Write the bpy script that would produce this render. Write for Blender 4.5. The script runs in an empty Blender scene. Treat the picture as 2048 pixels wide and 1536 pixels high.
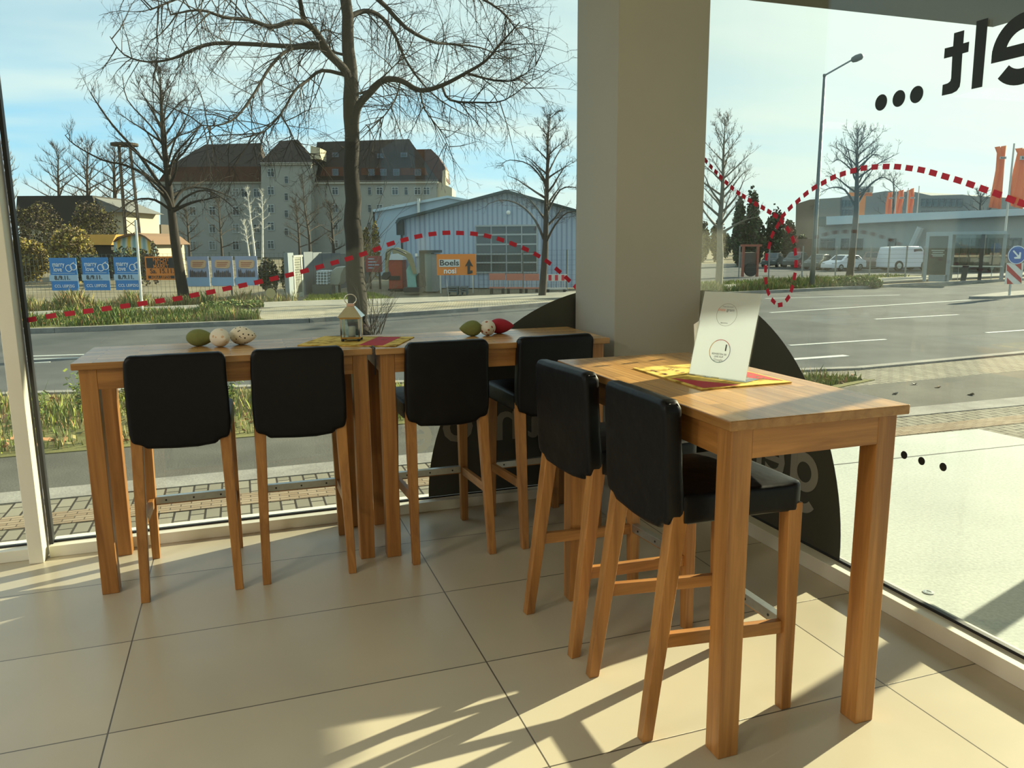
import bpy, bmesh, math, random
from math import sin, cos, pi, atan2, radians, sqrt, tan
from mathutils import Vector, Matrix, noise
R0 = random.Random(7)
S = bpy.context.scene
COL = S.collection

# ---------------------------------------------------------------- camera, sky, sun, exposure
FPX, PITCH, ROLL, YAW, EYE = 1558.546, 0.179004752, -0.007872568, 0.334363841, 1.4515
CY, SY = cos(YAW), sin(YAW)
FWD = Vector((SY*cos(PITCH), CY*cos(PITCH), -sin(PITCH)))
_r0 = Vector((CY, -SY, 0)); _u0 = _r0.cross(FWD)
RGT = _r0*cos(ROLL) + _u0*sin(ROLL); UPV = -_r0*sin(ROLL) + _u0*cos(ROLL)
EYEP = Vector((0, 0, EYE))
cd = bpy.data.cameras.new('camera'); cam = bpy.data.objects.new('camera', cd); COL.objects.link(cam)
cd.sensor_width = 36; cd.lens = FPX/2048*36; cd.clip_start = .02; cd.clip_end = 2000
M = Matrix((RGT, UPV, -FWD)).transposed().to_4x4(); M.translation = EYEP; cam.matrix_world = M
S.camera = cam
GZ = -0.45                                  # street level below the shop floor
def ray(px, py): return FWD + RGT*((px-1024)/FPX) - UPV*((py-768)/FPX)
def gp(px, py, z=GZ):                        # point of a level plane seen at a pixel
    d = ray(px, py); return EYEP + d*((z-EYE)/d.z)
def yp(px, py, y): d = ray(px, py); return EYEP + d*(y/d.y)
def xp(px, py, x): d = ray(px, py); return EYEP + d*(x/d.x)
def hz(px, py, base):                        # height of pixel row py above a ground point
    w = (base-EYEP).dot(FWD); d = ray(px, py); return EYE + d.z*w

SUN_AZ, SUN_EL = radians(17.5), radians(21.5)
sl = bpy.data.lights.new('sun', 'SUN'); sl.energy = 12.5; sl.angle = radians(0.53); sl.color = (1.0, .87, .60)
sun = bpy.data.objects.new('sun', sl); COL.objects.link(sun)
sdir = Vector((cos(SUN_AZ)*cos(SUN_EL), sin(SUN_AZ)*cos(SUN_EL), sin(SUN_EL)))
sun.rotation_euler = sdir.to_track_quat('Z', 'Y').to_euler(); sun.location = (12, 6, 9)

W = bpy.data.worlds.new('sky'); S.world = W; W.use_nodes = True
wt = W.node_tree; wt.nodes.clear()
def wn(t, **k):
    n = wt.nodes.new(t)
    for a, b in k.items(): setattr(n, a, b)
    return n
wo = wn('ShaderNodeOutputWorld'); wb = wn('ShaderNodeBackground'); wb.inputs[1].default_value = 1.15
tc = wn('ShaderNodeTexCoord'); sp = wn('ShaderNodeSeparateXYZ'); wt.links.new(tc.outputs['Generated'], sp.inputs[0])
ramp = wn('ShaderNodeValToRGB'); e = ramp.color_ramp.elements
e[0].position = 0.0; e[0].color = (.60, .80, .84, 1); e[1].position = 1.0; e[1].color = (.30, .42, .56, 1)
for p, c in ((.05, (.44, .70, .80, 1)), (.13, (.34, .62, .80, 1)), (.22, (.40, .58, .68, 1)), (.45, (.38, .50, .60, 1))):
    q = ramp.color_ramp.elements.new(p); q.color = c
wt.links.new(sp.outputs[2], ramp.inputs[0])
# clouds: flat stretched bands
mz = wn('ShaderNodeMath', operation='ADD'); mz.inputs[1].default_value = .12; wt.links.new(sp.outputs[2], mz.inputs[0])
dv = wn('ShaderNodeVectorMath', operation='DIVIDE'); cb = wn('ShaderNodeCombineXYZ')
for i in range(3): wt.links.new(mz.outputs[0], cb.inputs[i])
wt.links.new(tc.outputs['Generated'], dv.inputs[0]); wt.links.new(cb.outputs[0], dv.inputs[1])
mp = wn('ShaderNodeMapping'); mp.inputs['Rotation'].default_value = (0, 0, .5); mp.inputs['Scale'].default_value = (.55, 1.1, 0)
mp.inputs['Location'].default_value = (1.3, .4, 0)
wt.links.new(dv.outputs[0], mp.inputs[0])
nz = wn('ShaderNodeTexNoise'); nz.inputs['Scale'].default_value = 1.1; nz.inputs['Detail'].default_value = 6; nz.inputs['Roughness'].default_value = .5
wt.links.new(mp.outputs[0], nz.inputs['Vector'])
cr = wn('ShaderNodeValToRGB'); cr.color_ramp.elements[0].position = .38; cr.color_ramp.elements[1].position = .60
wt.links.new(nz.outputs[0], cr.inputs[0])
mx = wn('ShaderNodeMix', data_type='RGBA'); mx.inputs[7].default_value = (.62, .74, .74, 1)
wt.links.new(cr.outputs[0], mx.inputs[0]); wt.links.new(ramp.outputs[0], mx.inputs[6])
# warm brightening around the sun
dt = wn('ShaderNodeVectorMath', operation='DOT_PRODUCT'); dt.inputs[1].default_value = sdir
nrm = wn('ShaderNodeVectorMath', operation='NORMALIZE'); wt.links.new(tc.outputs['Generated'], nrm.inputs[0]); wt.links.new(nrm.outputs[0], dt.inputs[0])
mr = wn('ShaderNodeMapRange'); mr.inputs[1].default_value = .45; mr.inputs[2].default_value = 1.0; mr.inputs[3].default_value = 0; mr.inputs[4].default_value = 1
wt.links.new(dt.outputs['Value'], mr.inputs[0])
pw = wn('ShaderNodeMath', operation='POWER'); pw.inputs[1].default_value = 1.3; wt.links.new(mr.outputs[0], pw.inputs[0])
mx2 = wn('ShaderNodeMix', data_type='RGBA'); mx2.inputs[7].default_value = (.84, .89, .76, 1)
wt.links.new(pw.outputs[0], mx2.inputs[0]); wt.links.new(mx.outputs[2], mx2.inputs[6])
wt.links.new(mx2.outputs[2], wb.inputs[0]); wt.links.new(wb.outputs[0], wo.inputs[0])

def lamp(name, loc, sx, sy, power, color):
    l = bpy.data.lights.new(name, 'AREA'); l.shape = 'RECTANGLE'; l.size = sx; l.size_y = sy; l.energy = power; l.color = color
    o = bpy.data.objects.new(name, l); COL.objects.link(o); o.location = loc; return o
FILL_LAMPS = [(-3.9, -1.6, 80), (-3.9, 1.0, 80)]      # fill lamps added to lift the indoor ambient
for x, y, p in FILL_LAMPS: lamp('fill_light', (x, y, 3.12), 1.2, .6, p, (1, .90, .74))

vs = S.view_settings; vs.view_transform = 'Standard'; vs.look = 'None'; vs.exposure = 0.28; vs.gamma = 1; vs.use_curve_mapping = False
S.cycles.max_bounces = 8; S.cycles.transparent_max_bounces = 24; S.cycles.caustics_reflective = False; S.cycles.caustics_refractive = False
S.cycles.sample_clamp_indirect = 6; S.cycles.use_denoising = True

# ---------------------------------------------------------------- materials
MATS = {}
def principled(name, color, rough=.6, metal=0.0, spec=.5, emis=None, alpha=1, coat=0):
    m = bpy.data.materials.new(name); m.use_nodes = True; b = m.node_tree.nodes['Principled BSDF']
    b.inputs['Base Color'].default_value = (*color, 1); b.inputs['Roughness'].default_value = rough
    b.inputs['Metallic'].default_value = metal; b.inputs['Specular IOR Level'].default_value = spec
    if coat: b.inputs['Coat Weight'].default_value = coat; b.inputs['Coat Roughness'].default_value = .2
    return m, m.node_tree, b
def N(nt, t, **k):
    n = nt.nodes.new(t)
    for a, b in k.items():
        if a == 'inp':
            for i, v in b.items(): n.inputs[i].default_value = v
        else: setattr(n, a, b)
    return n
def mixc(nt, fac, a, b, blend='MIX'):
    m = N(nt, 'ShaderNodeMix', data_type='RGBA', blend_type=blend)
    for sck, v in ((m.inputs[0], fac), (m.inputs[6], a), (m.inputs[7], b)):
        if hasattr(v, 'links'): nt.links.new(v, sck)
        elif isinstance(v, (tuple, list)): sck.default_value = (*v[:3], 1)
        else: sck.default_value = v
    return m.outputs[2]
def flat(name, color, rough=.6, metal=0.0, spec=.5, var=.12, scale=14, bump=0, coat=0):
    """plain coloured surface with a little procedural mottling"""
    if name in MATS: return MATS[name]
    m, nt, b = principled(name, color, rough, metal, spec, coat=coat)
    t = N(nt, 'ShaderNodeTexCoord'); n = N(nt, 'ShaderNodeTexNoise', inp={'Scale': scale, 'Detail': 5})
    nt.links.new(t.outputs['Object'], n.inputs['Vector'])
    dark = tuple(c*(1-var) for c in color); light = tuple(min(1, c*(1+var)) for c in color)
    nt.links.new(mixc(nt, n.outputs[0], dark, light), b.inputs['Base Color'])
    if bump:
        bp = N(nt, 'ShaderNodeBump', inp={'Strength': bump, 'Distance': .01}); nt.links.new(n.outputs[0], bp.inputs['Height']); nt.links.new(bp.outputs[0], b.inputs['Normal'])
    MATS[name] = m; return m
def wood(name, axis, light, dark, rough=.42, staves=False):
    m, nt, b = principled(name, light, rough, spec=.45)
    t = N(nt, 'ShaderNodeTexCoord'); oi = N(nt, 'ShaderNodeObjectInfo')
    sc = [34, 34, 34]; sc[axis] = 1.6
    rnd = N(nt, 'ShaderNodeVectorMath', operation='SCALE', inp={3: 7.0}); cmb = N(nt, 'ShaderNodeCombineXYZ')
    for i in range(3): nt.links.new(oi.outputs['Random'], cmb.inputs[i])
    nt.links.new(cmb.outputs[0], rnd.inputs[0])
    mp_ = N(nt, 'ShaderNodeMapping', inp={'Scale': sc}); nt.links.new(t.outputs['Object'], mp_.inputs[0]); nt.links.new(rnd.outputs[0], mp_.inputs['Location'])
    n1 = N(nt, 'ShaderNodeTexNoise', inp={'Scale': 1.0, 'Detail': 8, 'Roughness': .6, 'Distortion': .6}); nt.links.new(mp_.outputs[0], n1.inputs['Vector'])
    r1 = N(nt, 'ShaderNodeValToRGB'); r1.color_ramp.elements[0].position = .34; r1.color_ramp.elements[1].position = .66
    r1.color_ramp.elements[0].color = (*dark, 1); r1.color_ramp.elements[1].color = (*light, 1); nt.links.new(n1.outputs[0], r1.inputs[0])
    sc2 = [5, 5, 5]; sc2[axis] = .8
    mp2 = N(nt, 'ShaderNodeMapping', inp={'Scale': sc2}); nt.links.new(t.outputs['Object'], mp2.inputs[0])
    n2 = N(nt, 'ShaderNodeTexNoise', inp={'Scale': 1.0, 'Detail': 3}); nt.links.new(mp2.outputs[0], n2.inputs['Vector'])
    col = mixc(nt, n2.outputs[0], (.72, .68, .62), (1.22, 1.2, 1.15)); col = mixc(nt, 1.0, r1.outputs[0], col, 'MULTIPLY')
    if staves:
        bt = N(nt, 'ShaderNodeTexBrick', offset=.37, inp={'Scale': 1.0, 'Mortar Size': .0012, 'Brick Width': .38, 'Row Height': .046, 'Color1': (.74, .74, .72, 1), 'Color2': (1.16, 1.14, 1.1, 1), 'Mortar': (.55, .5, .42, 1)})
        mb = N(nt, 'ShaderNodeMapping')
        if axis == 1: mb.inputs['Rotation'].default_value = (0, 0, pi/2)
        nt.links.new(t.outputs['Object'], mb.inputs[0]); nt.links.new(mb.outputs[0], bt.inputs['Vector'])
        gn = N(nt, 'ShaderNodeNewGeometry'); sz = N(nt, 'ShaderNodeSeparateXYZ'); nt.links.new(gn.outputs['True Normal'], sz.inputs[0]); cm = N(nt, 'ShaderNodeMath', operation='GREATER_THAN', inp={1: .5}); nt.links.new(sz.outputs[2], cm.inputs[0])
        col = mixc(nt, 1.0, col, mixc(nt, cm.outputs[0], (.62, .55, .48), bt.outputs[0]), 'MULTIPLY')
    nt.links.new(col, b.inputs['Base Color'])
    bp = N(nt, 'ShaderNodeBump', inp={'Strength': .12, 'Distance': .002}); nt.links.new(n1.outputs[0], bp.inputs['Height']); nt.links.new(bp.outputs[0], b.inputs['Normal'])
    return m
OAK_L, OAK_D = (.44, .205, .058), (.25, .105, .027)
wood_z = wood('oiled_oak_upright', 2, OAK_L, OAK_D); wood_x = wood('oiled_oak_crosswise', 0, OAK_L, OAK_D); wood_y = wood('oiled_oak_lengthwise', 1, OAK_L, OAK_D)
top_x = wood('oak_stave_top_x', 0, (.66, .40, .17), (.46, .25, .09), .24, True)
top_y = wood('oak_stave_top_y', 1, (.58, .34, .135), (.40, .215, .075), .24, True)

def leather():
    m, nt, b = principled('black_leatherette', (.003, .003, .004), .42, spec=.2)
    t = N(nt, 'ShaderNodeTexCoord'); n = N(nt, 'ShaderNodeTexNoise', inp={'Scale': 9, 'Detail': 3}); v = N(nt, 'ShaderNodeTexVoronoi', inp={'Scale': 420})
    nt.links.new(t.outputs['Object'], n.inputs['Vector']); nt.links.new(t.outputs['Object'], v.inputs['Vector'])
    b1 = N(nt, 'ShaderNodeBump', inp={'Strength': .35, 'Distance': .012}); b2 = N(nt, 'ShaderNodeBump', inp={'Strength': .08, 'Distance': .001})
    nt.links.new(n.outputs[0], b1.inputs['Height']); nt.links.new(v.outputs[0], b2.inputs['Height']); nt.links.new(b1.outputs[0], b2.inputs['Normal']); nt.links.new(b2.outputs[0], b.inputs['Normal'])
    return m
LEATHER = leather()
def tiles():
    m, nt, b = principled('beige_floor_tile', (.4, .35, .25), .3, spec=.5)
    g = N(nt, 'ShaderNodeNewGeometry'); mp_ = N(nt, 'ShaderNodeMapping', inp={'Location': (.463+1.2*8, -3.608+.594*20, 0)}); nt.links.new(g.outputs['Position'], mp_.inputs[0])
    bt = N(nt, 'ShaderNodeTexBrick', offset=0.0, inp={'Scale': 1.0, 'Mortar Size': .0026, 'Mortar Smooth': .1, 'Brick Width': 1.2, 'Row Height': .594,
        'Color1': (.47, .42, .325, 1), 'Color2': (.52, .465, .36, 1), 'Mortar': (.10, .085, .065, 1)})
    nt.links.new(mp_.outputs[0], bt.inputs['Vector'])
    n = N(nt, 'ShaderNodeTexNoise', inp={'Scale': 2.2, 'Detail': 6}); nt.links.new(g.outputs['Position'], n.inputs['Vector'])
    nt.links.new(mixc(nt, 1.0, bt.outputs[0], mixc(nt, n.outputs[0], (.86, .86, .88), (1.1, 1.1, 1.07)), 'MULTIPLY'), b.inputs['Base Color'])
    rr = N(nt, 'ShaderNodeMapRange', inp={3: .26, 4: .36}); nt.links.new(n.outputs[0], rr.inputs[0]); nt.links.new(rr.outputs[0], b.inputs['Roughness'])
    bp = N(nt, 'ShaderNodeBump', invert=True, inp={'Strength': .4, 'Distance': .003}); nt.links.new(bt.outputs['Fac'], bp.inputs['Height']); nt.links.new(bp.outputs[0], b.inputs['Normal'])
    return m
def glass(name, tint=(.93, .975, .955), refl=1.0, haze=0.0):
    """thin window pane: straight-through transmission plus fresnel mirror, a film of dust"""
    m = bpy.data.materials.new(name); m.use_nodes = True; nt = m.node_tree; nt.nodes.clear()
    o = N(nt, 'ShaderNodeOutputMaterial'); tr = N(nt, 'ShaderNodeBsdfTransparent', inp={0: (*tint, 1)}); gl = N(nt, 'ShaderNodeBsdfGlossy', inp={'Roughness': 0.0})
    fr = N(nt, 'ShaderNodeFresnel', inp={0: 1.5}); ml = N(nt, 'ShaderNodeMath', operation='MULTIPLY', inp={1: refl}); mx_ = N(nt, 'ShaderNodeMixShader')
    gm = N(nt, 'ShaderNodeNewGeometry'); io = N(nt, 'ShaderNodeMapRange', inp={3: 1.5, 4: 1/1.5}); nt.links.new(gm.outputs['Backfacing'], io.inputs[0]); nt.links.new(io.outputs[0], fr.inputs[0])
    nt.links.new(fr.outputs[0], ml.inputs[0]); nt.links.new(ml.outputs[0], mx_.inputs[0]); nt.links.new(tr.outputs[0], mx_.inputs[1]); nt.links.new(gl.outputs[0], mx_.inputs[2])
    out = mx_.outputs[0]
    if haze:
        df = N(nt, 'ShaderNodeBsdfTranslucent', inp={0: (.8, .85, .8, 1)}); t = N(nt, 'ShaderNodeNewGeometry')
        mp_ = N(nt, 'ShaderNodeMapping', inp={'Scale': (3, 3, .7)}); nt.links.new(t.outputs['Position'], mp_.inputs[0])
        n = N(nt, 'ShaderNodeTexNoise', inp={'Scale': 2.0, 'Detail': 8, 'Roughness': .7}); nt.links.new(mp_.outputs[0], n.inputs['Vector'])
        rg = N(nt, 'ShaderNodeMapRange', inp={1: .35, 2: .8, 3: haze*.3, 4: haze*1.6}); nt.links.new(n.outputs[0], rg.inputs[0])
        m2 = N(nt, 'ShaderNodeMixShader'); nt.links.new(rg.outputs[0], m2.inputs[0]); nt.links.new(out, m2.inputs[1]); nt.links.new(df.outputs[0], m2.inputs[2]); out = m2.outputs[0]
    nt.links.new(out, o.inputs[0]); return m
white_frame = flat('white_powder_coat', (.74, .72, .62), .4, var=.03)
plaster = flat('cream_plaster', (.40, .385, .33), .8, var=.04, scale=3)
ceil_m = flat('white_ceiling_paint', (.7, .68, .62), .9, var=.03)
black_rubber = flat('black_gasket', (.012, .013, .016), .5)
steel = flat('brushed_steel', (.50, .52, .50), .32, metal=.9, var=.15, scale=60)
red_film = flat('red_film', (.52, .012, .045), .5, var=.04); dark_film = flat('dark_grey_film', (.055, .057, .044), .62, var=.05, scale=3)
black_film = flat('black_film', (.014, .018, .018), .5, var=.05); pale_film = bpy.data.materials.new('pale_grey_film'); pale_film.use_nodes = True; fnt = pale_film.node_tree; fb = fnt.nodes['Principled BSDF']; fb.inputs['Base Color'].default_value = (.50, .49, .44, 1); fb.inputs['Roughness'].default_value = .7
ft = N(fnt, 'ShaderNodeBsdfTranslucent', inp={0: (.42, .41, .36, 1)}); fm_ = N(fnt, 'ShaderNodeMixShader', inp={0: .45}); fnt.links.new(fb.outputs[0], fm_.inputs[1]); fnt.links.new(ft.outputs[0], fm_.inputs[2]); fnt.links.new(fm_.outputs[0], fnt.nodes['Material Output'].inputs[0])
white_ink = flat('white_print', (.8, .82, .82), .6, var=.02); black_ink = flat('black_print', (.02, .02, .025), .6, var=.02)

# ---------------------------------------------------------------- mesh helpers
class MB:
    def __init__(s): s.v = []; s.f = []; s.m = []; s.cur = 0
    def add(s, vs_, fs): 
        o = len(s.v); s.v += [Vector(v) for v in vs_]; s.f += [tuple(i+o for i in f) for f in fs]; s.m += [s.cur]*len(fs); return s
    def box(s, a, b):
        x0, y0, z0 = a; x1, y1, z1 = b
        return s.add([(x0,y0,z0),(x1,y0,z0),(x1,y1,z0),(x0,y1,z0),(x0,y0,z1),(x1,y0,z1),(x1,y1,z1),(x0,y1,z1)],
                     [(3,2,1,0),(4,5,6,7),(0,1,5,4),(1,2,6,5),(2,3,7,6),(3,0,4,7)])
    def obox(s, c, sx, sy, sz, rz=0, rx=0, ry=0):
        R = Matrix.Rotation(rz, 3, 'Z') @ Matrix.Rotation(ry, 3, 'Y') @ Matrix.Rotation(rx, 3, 'X'); c = Vector(c)
        P = [(x*sx/2, y*sy/2, z*sz/2) for z in (-1, 1) for y in (-1, 1) for x in (-1, 1)]
        return s.add([c + R@Vector(p) for p in P], [(2,3,1,0),(4,5,7,6),(0,1,5,4),(1,3,7,5),(3,2,6,7),(2,0,4,6)])
    def taper(s, p0, w0, d0, p1, w1, d1):      # four sided bar, ends level in z
        q = []
        for p, w, d in ((p0, w0, d0), (p1, w1, d1)):
            q += [(p[0]-w/2, p[1]-d/2, p[2]), (p[0]+w/2, p[1]-d/2, p[2]), (p[0]+w/2, p[1]+d/2, p[2]), (p[0]-w/2, p[1]+d/2, p[2])]
        return s.add(q, [(3,2,1,0),(4,5,6,7),(0,1,5,4),(1,2,6,5),(2,3,7,6),(3,0,4,7)])
    def prism(s, poly, O, U, V, d):            # poly in (u,v) at O, thickness vector d
        O, U, V, d = map(Vector, (O, U, V, d)); n = len(poly)
        pts = [O+U*a+V*b for a, b in poly]; pts += [p+d for p in pts]
        return s.add(pts, [tuple(range(n-1, -1, -1)), tuple(range(n, 2*n))] + [(i, (i+1)%n, n+(i+1)%n, n+i) for i in range(n)])
    def ring(s, c, r0, r1, U, V, d, n=40, a0=0, a1=2*pi):
        c, U, V, d = map(Vector, (c, U, V, d)); full = abs(a1-a0-2*pi) < 1e-6; k = n if full else n+1; pts = []
        for i in range(k):
            a = a0+(a1-a0)*i/n; q = U*cos(a)+V*sin(a); pts += [c+q*r0, c+q*r1, c+q*r0+d, c+q*r1+d]
        f = []
        for i in range(n):
            A = 4*i; B = 4*((i+1) % k); f += [(A, A+1, B+1, B), (A+2, B+2, B+3, A+3), (A+1, A+3, B+3, B+1), (A, B, B+2, A+2)]
        if not full: f += [(0, 2, 3, 1), (4*k-4, 4*k-3, 4*k-1, 4*k-2)]
        return s.add(pts, f)
    def tube(s, pts, rad, n=6, cap=True):
        pts = [Vector(p) for p in pts]; rad = rad if isinstance(rad, (list, tuple)) else [rad]*len(pts)
        o = []; fs = []; prev = None
        for i, p in enumerate(pts):
            t = (pts[min(i+1, len(pts)-1)] - pts[max(i-1, 0)])
            t = t.normalized() if t.length > 1e-9 else Vector((0, 0, 1))
            if prev is None: a = t.orthogonal().normalized()
            else:
                a = prev - t*prev.dot(t); a = a.normalized() if a.length > 1e-6 else t.orthogonal().normalized()
            prev = a; b = t.cross(a)
            for k in range(n):
                an = 2*pi*k/n; o.append(p+(a*cos(an)+b*sin(an))*rad[i])
        for i in range(len(pts)-1):
            for k in range(n): fs.append((i*n+k, i*n+(k+1) % n, (i+1)*n+(k+1) % n, (i+1)*n+k))
        if cap: fs += [tuple(range(n-1, -1, -1)), tuple(range((len(pts)-1)*n, len(pts)*n))]
        return s.add(o, fs)
    def lathe(s, prof, c, axis=(0, 0, 1), n=24):  # prof: (radius, height)
        ax = Vector(axis).normalized(); a = ax.orthogonal().normalized(); b = ax.cross(a); c = Vector(c); o = []; fs = []
        for r, h in prof:
            for k in range(n): an = 2*pi*k/n; o.append(c+ax*h+(a*cos(an)+b*sin(an))*max(r, 1e-4))
        for i in range(len(prof)-1):
            for k in range(n): fs.append((i*n+k, i*n+(k+1) % n, (i+1)*n+(k+1) % n, (i+1)*n+k))
        fs += [tuple(range(n-1, -1, -1)), tuple(range((len(prof)-1)*n, len(prof)*n))]
        return s.add(o, fs)
    def build(s, name, mat, parent=None, world=True, bevel=0, seg=2, smooth=False, sub=0, origin=None):
        """one mesh object; with world=True the verts are world positions"""
        me = bpy.data.meshes.new(name); off = Vector((0, 0, 0))
        if world:
            p = parent
            while p is not None: off += p.location; p = p.parent
        org = Vector(origin) if origin is not None else (Vector((0, 0, 0)) if parent is not None else s.base())
        me.from_pydata([v-off-(org if world or origin is not None else Vector((0,0,0))) for v in s.v], [], s.f)
        for m in (mat if isinstance(mat, (list, tuple)) else [mat]): me.materials.append(m)
        for p, k in zip(me.polygons, s.m): p.material_index = k; p.use_smooth = smooth
        bm = bmesh.new(); bm.from_mesh(me)
        if getattr(s, 'text', False): bmesh.ops.remove_doubles(bm, verts=bm.verts, dist=2e-4)
        bmesh.ops.recalc_face_normals(bm, faces=bm.faces)
        bm.to_mesh(me); bm.free()
        o = bpy.data.objects.new(name, me); COL.objects.link(o)
        if parent is not None: o.parent = parent
        if world or origin is not None: o.location = org
        if bevel:
            b = o.modifiers.new('bevel', 'BEVEL'); b.width = bevel; b.segments = seg; b.limit_method = 'ANGLE'; b.angle_limit = radians(40)
            for p in me.polygons: p.use_smooth = True
            b.harden_normals = True
        if sub:
            q = o.modifiers.new('sub', 'SUBSURF'); q.levels = sub; q.render_levels = sub
            for p in me.polygons: p.use_smooth = True
        return o
    def base(s):
        xs = [v.x for v in s.v]; ys = [v.y for v in s.v]; zs = [v.z for v in s.v]
        return Vector(((min(xs)+max(xs))/2, (min(ys)+max(ys))/2, min(zs)))
def tag(o, label=None, cat=None, group=None, kind=None):
    for k, v in (('label', label), ('category', cat), ('group', group), ('kind', kind)):
        if v: o[k] = v
    return o
def thing(name, label, cat, loc, rz=0, group=None):
    o = bpy.data.objects.new(name, None); COL.objects.link(o); o.location = loc; o.rotation_euler = (0, 0, rz); o.empty_display_size = .1
    return tag(o, label, cat, group)
def struct(name, mb, mat, parent=None, **k):
    o = mb.build(name, mat, parent, **k)
    if parent is None: o['kind'] = 'structure'
    return o
def copy_tree(o, parent=None):
    c = o.copy(); COL.objects.link(c); c.parent = parent
    for ch in [x for x in CHILD.get(o.name, ())]: copy_tree(ch, c)
    return c
CHILD = {}
def index_children(root):
    ks = [x for x in bpy.data.objects if x.parent == root]; CHILD[root.name] = ks
    for k in ks: index_children(k)
FONT_CACHE = {}
def text_mb(body, size, O, U, V, d, bold=.0, align='CENTER', mb=None, sx=1.0):
    """letters as a thin solid: origin O, reading direction U, up V, thickness vector d"""
    cu = bpy.data.curves.new('t', 'FONT'); cu.body = body; cu.size = size; cu.align_x = align; cu.align_y = 'CENTER'; cu.offset = bold*size; cu.resolution_u = 3
    ob = bpy.data.objects.new('t', cu); COL.objects.link(ob); dg = bpy.context.evaluated_depsgraph_get()
    me = bpy.data.meshes.new_from_object(ob.evaluated_get(dg)); mb = mb or MB()
    O, U, V, d = map(Vector, (O, U, V, d))
    vs_ = [O+U*(v.co.x*sx)+V*v.co.y for v in me.vertices]; fs = [tuple(p.vertices) for p in me.polygons]
    mb.add([p+d for p in vs_], fs)
    mb.text = True
    bpy.data.objects.remove(ob); bpy.data.curves.remove(cu); bpy.data.meshes.remove(me)
    return mb

# ---------------------------------------------------------------- room shell
floor_m = tiles()
struct('floor', MB().box((-6, -6, -.12), (2.36, 4.05, 0)), floor_m)
struct('ceiling', MB().box((-6.1, -6, 3.2), (2.5, 4.15, 3.35)), ceil_m)
struct('wall_back', MB().box((-6.1, -6.15, -.1), (2.5, -6, 3.2)), plaster)
struct('wall_left', MB().box((-6.25, -6.15, -.1), (-6.1, 4.15, .35)).box((-6.25, -6.15, 2.9), (-6.1, 4.15, 3.2)).box((-6.25, -1.2, .3), (-6.1, -.9, 3)), plaster)
for x, y, _p in FILL_LAMPS:  # unseen housings modelled over the added fill lamps
    lf = MB().box((x-.62, y-.32, 3.135), (x+.62, y+.32, 3.2)).build('fill_light_panel', white_frame); tag(lf, 'added flat white panel over a fill light, above the picture frame', 'light', 'added fill lights')
# corner pillar
struct('pillar', MB().box((1.79, 3.56, 0), (2.29, 4.05, 3.2)), plaster, bevel=.004)

YG, XG = 4.08, 2.40                        # glass planes
pane_m = glass('window_glass', haze=.006)
# window_1: large pane left of the pillar, window_2: strip left of the mullion, window_3: pane along the terrace
def window(name, loc):
    w = bpy.data.objects.new(name, None); COL.objects.link(w); w.location = loc; w['kind'] = 'structure'; return w
def sill_y(w, x0, x1):
    MB().box((x0, 4.02, 0), (x1, YG, .055)).build('window_frame', white_frame, w, bevel=.003)
    MB().box((x0, YG-.006, .052), (x1, YG+.012, .064)).build('gasket', black_rubber, w)
    MB().box((x0, YG+.012, -.05), (x1, YG+.10, .05)).build('outer_sill', white_frame, w, bevel=.003)
    MB().box((x0, 4.02, 3.05), (x1, YG+.06, 3.2)).build('window_frame', white_frame, w)
w1 = window('window_1', (.4, YG, 0)); sill_y(w1, -.93, 2.46)
MB().box((-.93, YG-.004, .05), (2.46, YG+.004, 3.06)).build('glass_pane', pane_m, w1)
MB().box((-.932, YG-.03, .05), (-.916, YG+.012, 3.06)).build('gasket', black_rubber, w1)
w2 = window('window_2', (-3, YG, 0)); sill_y(w2, -6.1, -1.0)
MB().box((-6.1, YG-.004, .05), (-1.0, YG+.004, 3.06)).build('glass_pane', pane_m, w2)
m = MB(); m.box((-1.002, 3.96, 0), (-.942, 4.09, 3.2)); mull = struct('trim_1', m, white_frame, bevel=.003)
struct('trim_2', MB().box((-3.6, 3.98, 0), (-3.54, 4.09, 3.2)), white_frame)
w3 = window('window_3', (XG, 0, 0))
MB().box((2.33, -6, 0), (XG, 4.05, .07)).build('window_frame', white_frame, w3, bevel=.003)
MB().box((XG-.008, -6, .066), (XG+.012, 4.05, .082)).build('gasket', black_rubber, w3)
MB().box((XG+.012, -6, -.1), (XG+.07, 4.15, .055)).build('outer_sill', white_frame, w3)
MB().box((2.33, -6, 3.05), (XG+.05, 4.05, 3.2)).build('window_frame', white_frame, w3)
MB().box((XG-.004, -6, .07), (XG+.004, YG, 3.06)).build('glass_pane', glass('terrace_glass', haze=.008), w3)
MB().box((XG-.05, YG-.05, 0), (XG+.06, YG+.06, 3.2)).build('corner_post', white_frame, w3)
struct('trim_3', MB().box((2.30, -2.3, 0), (2.42, -2.24, 3.2)), white_frame)

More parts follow.
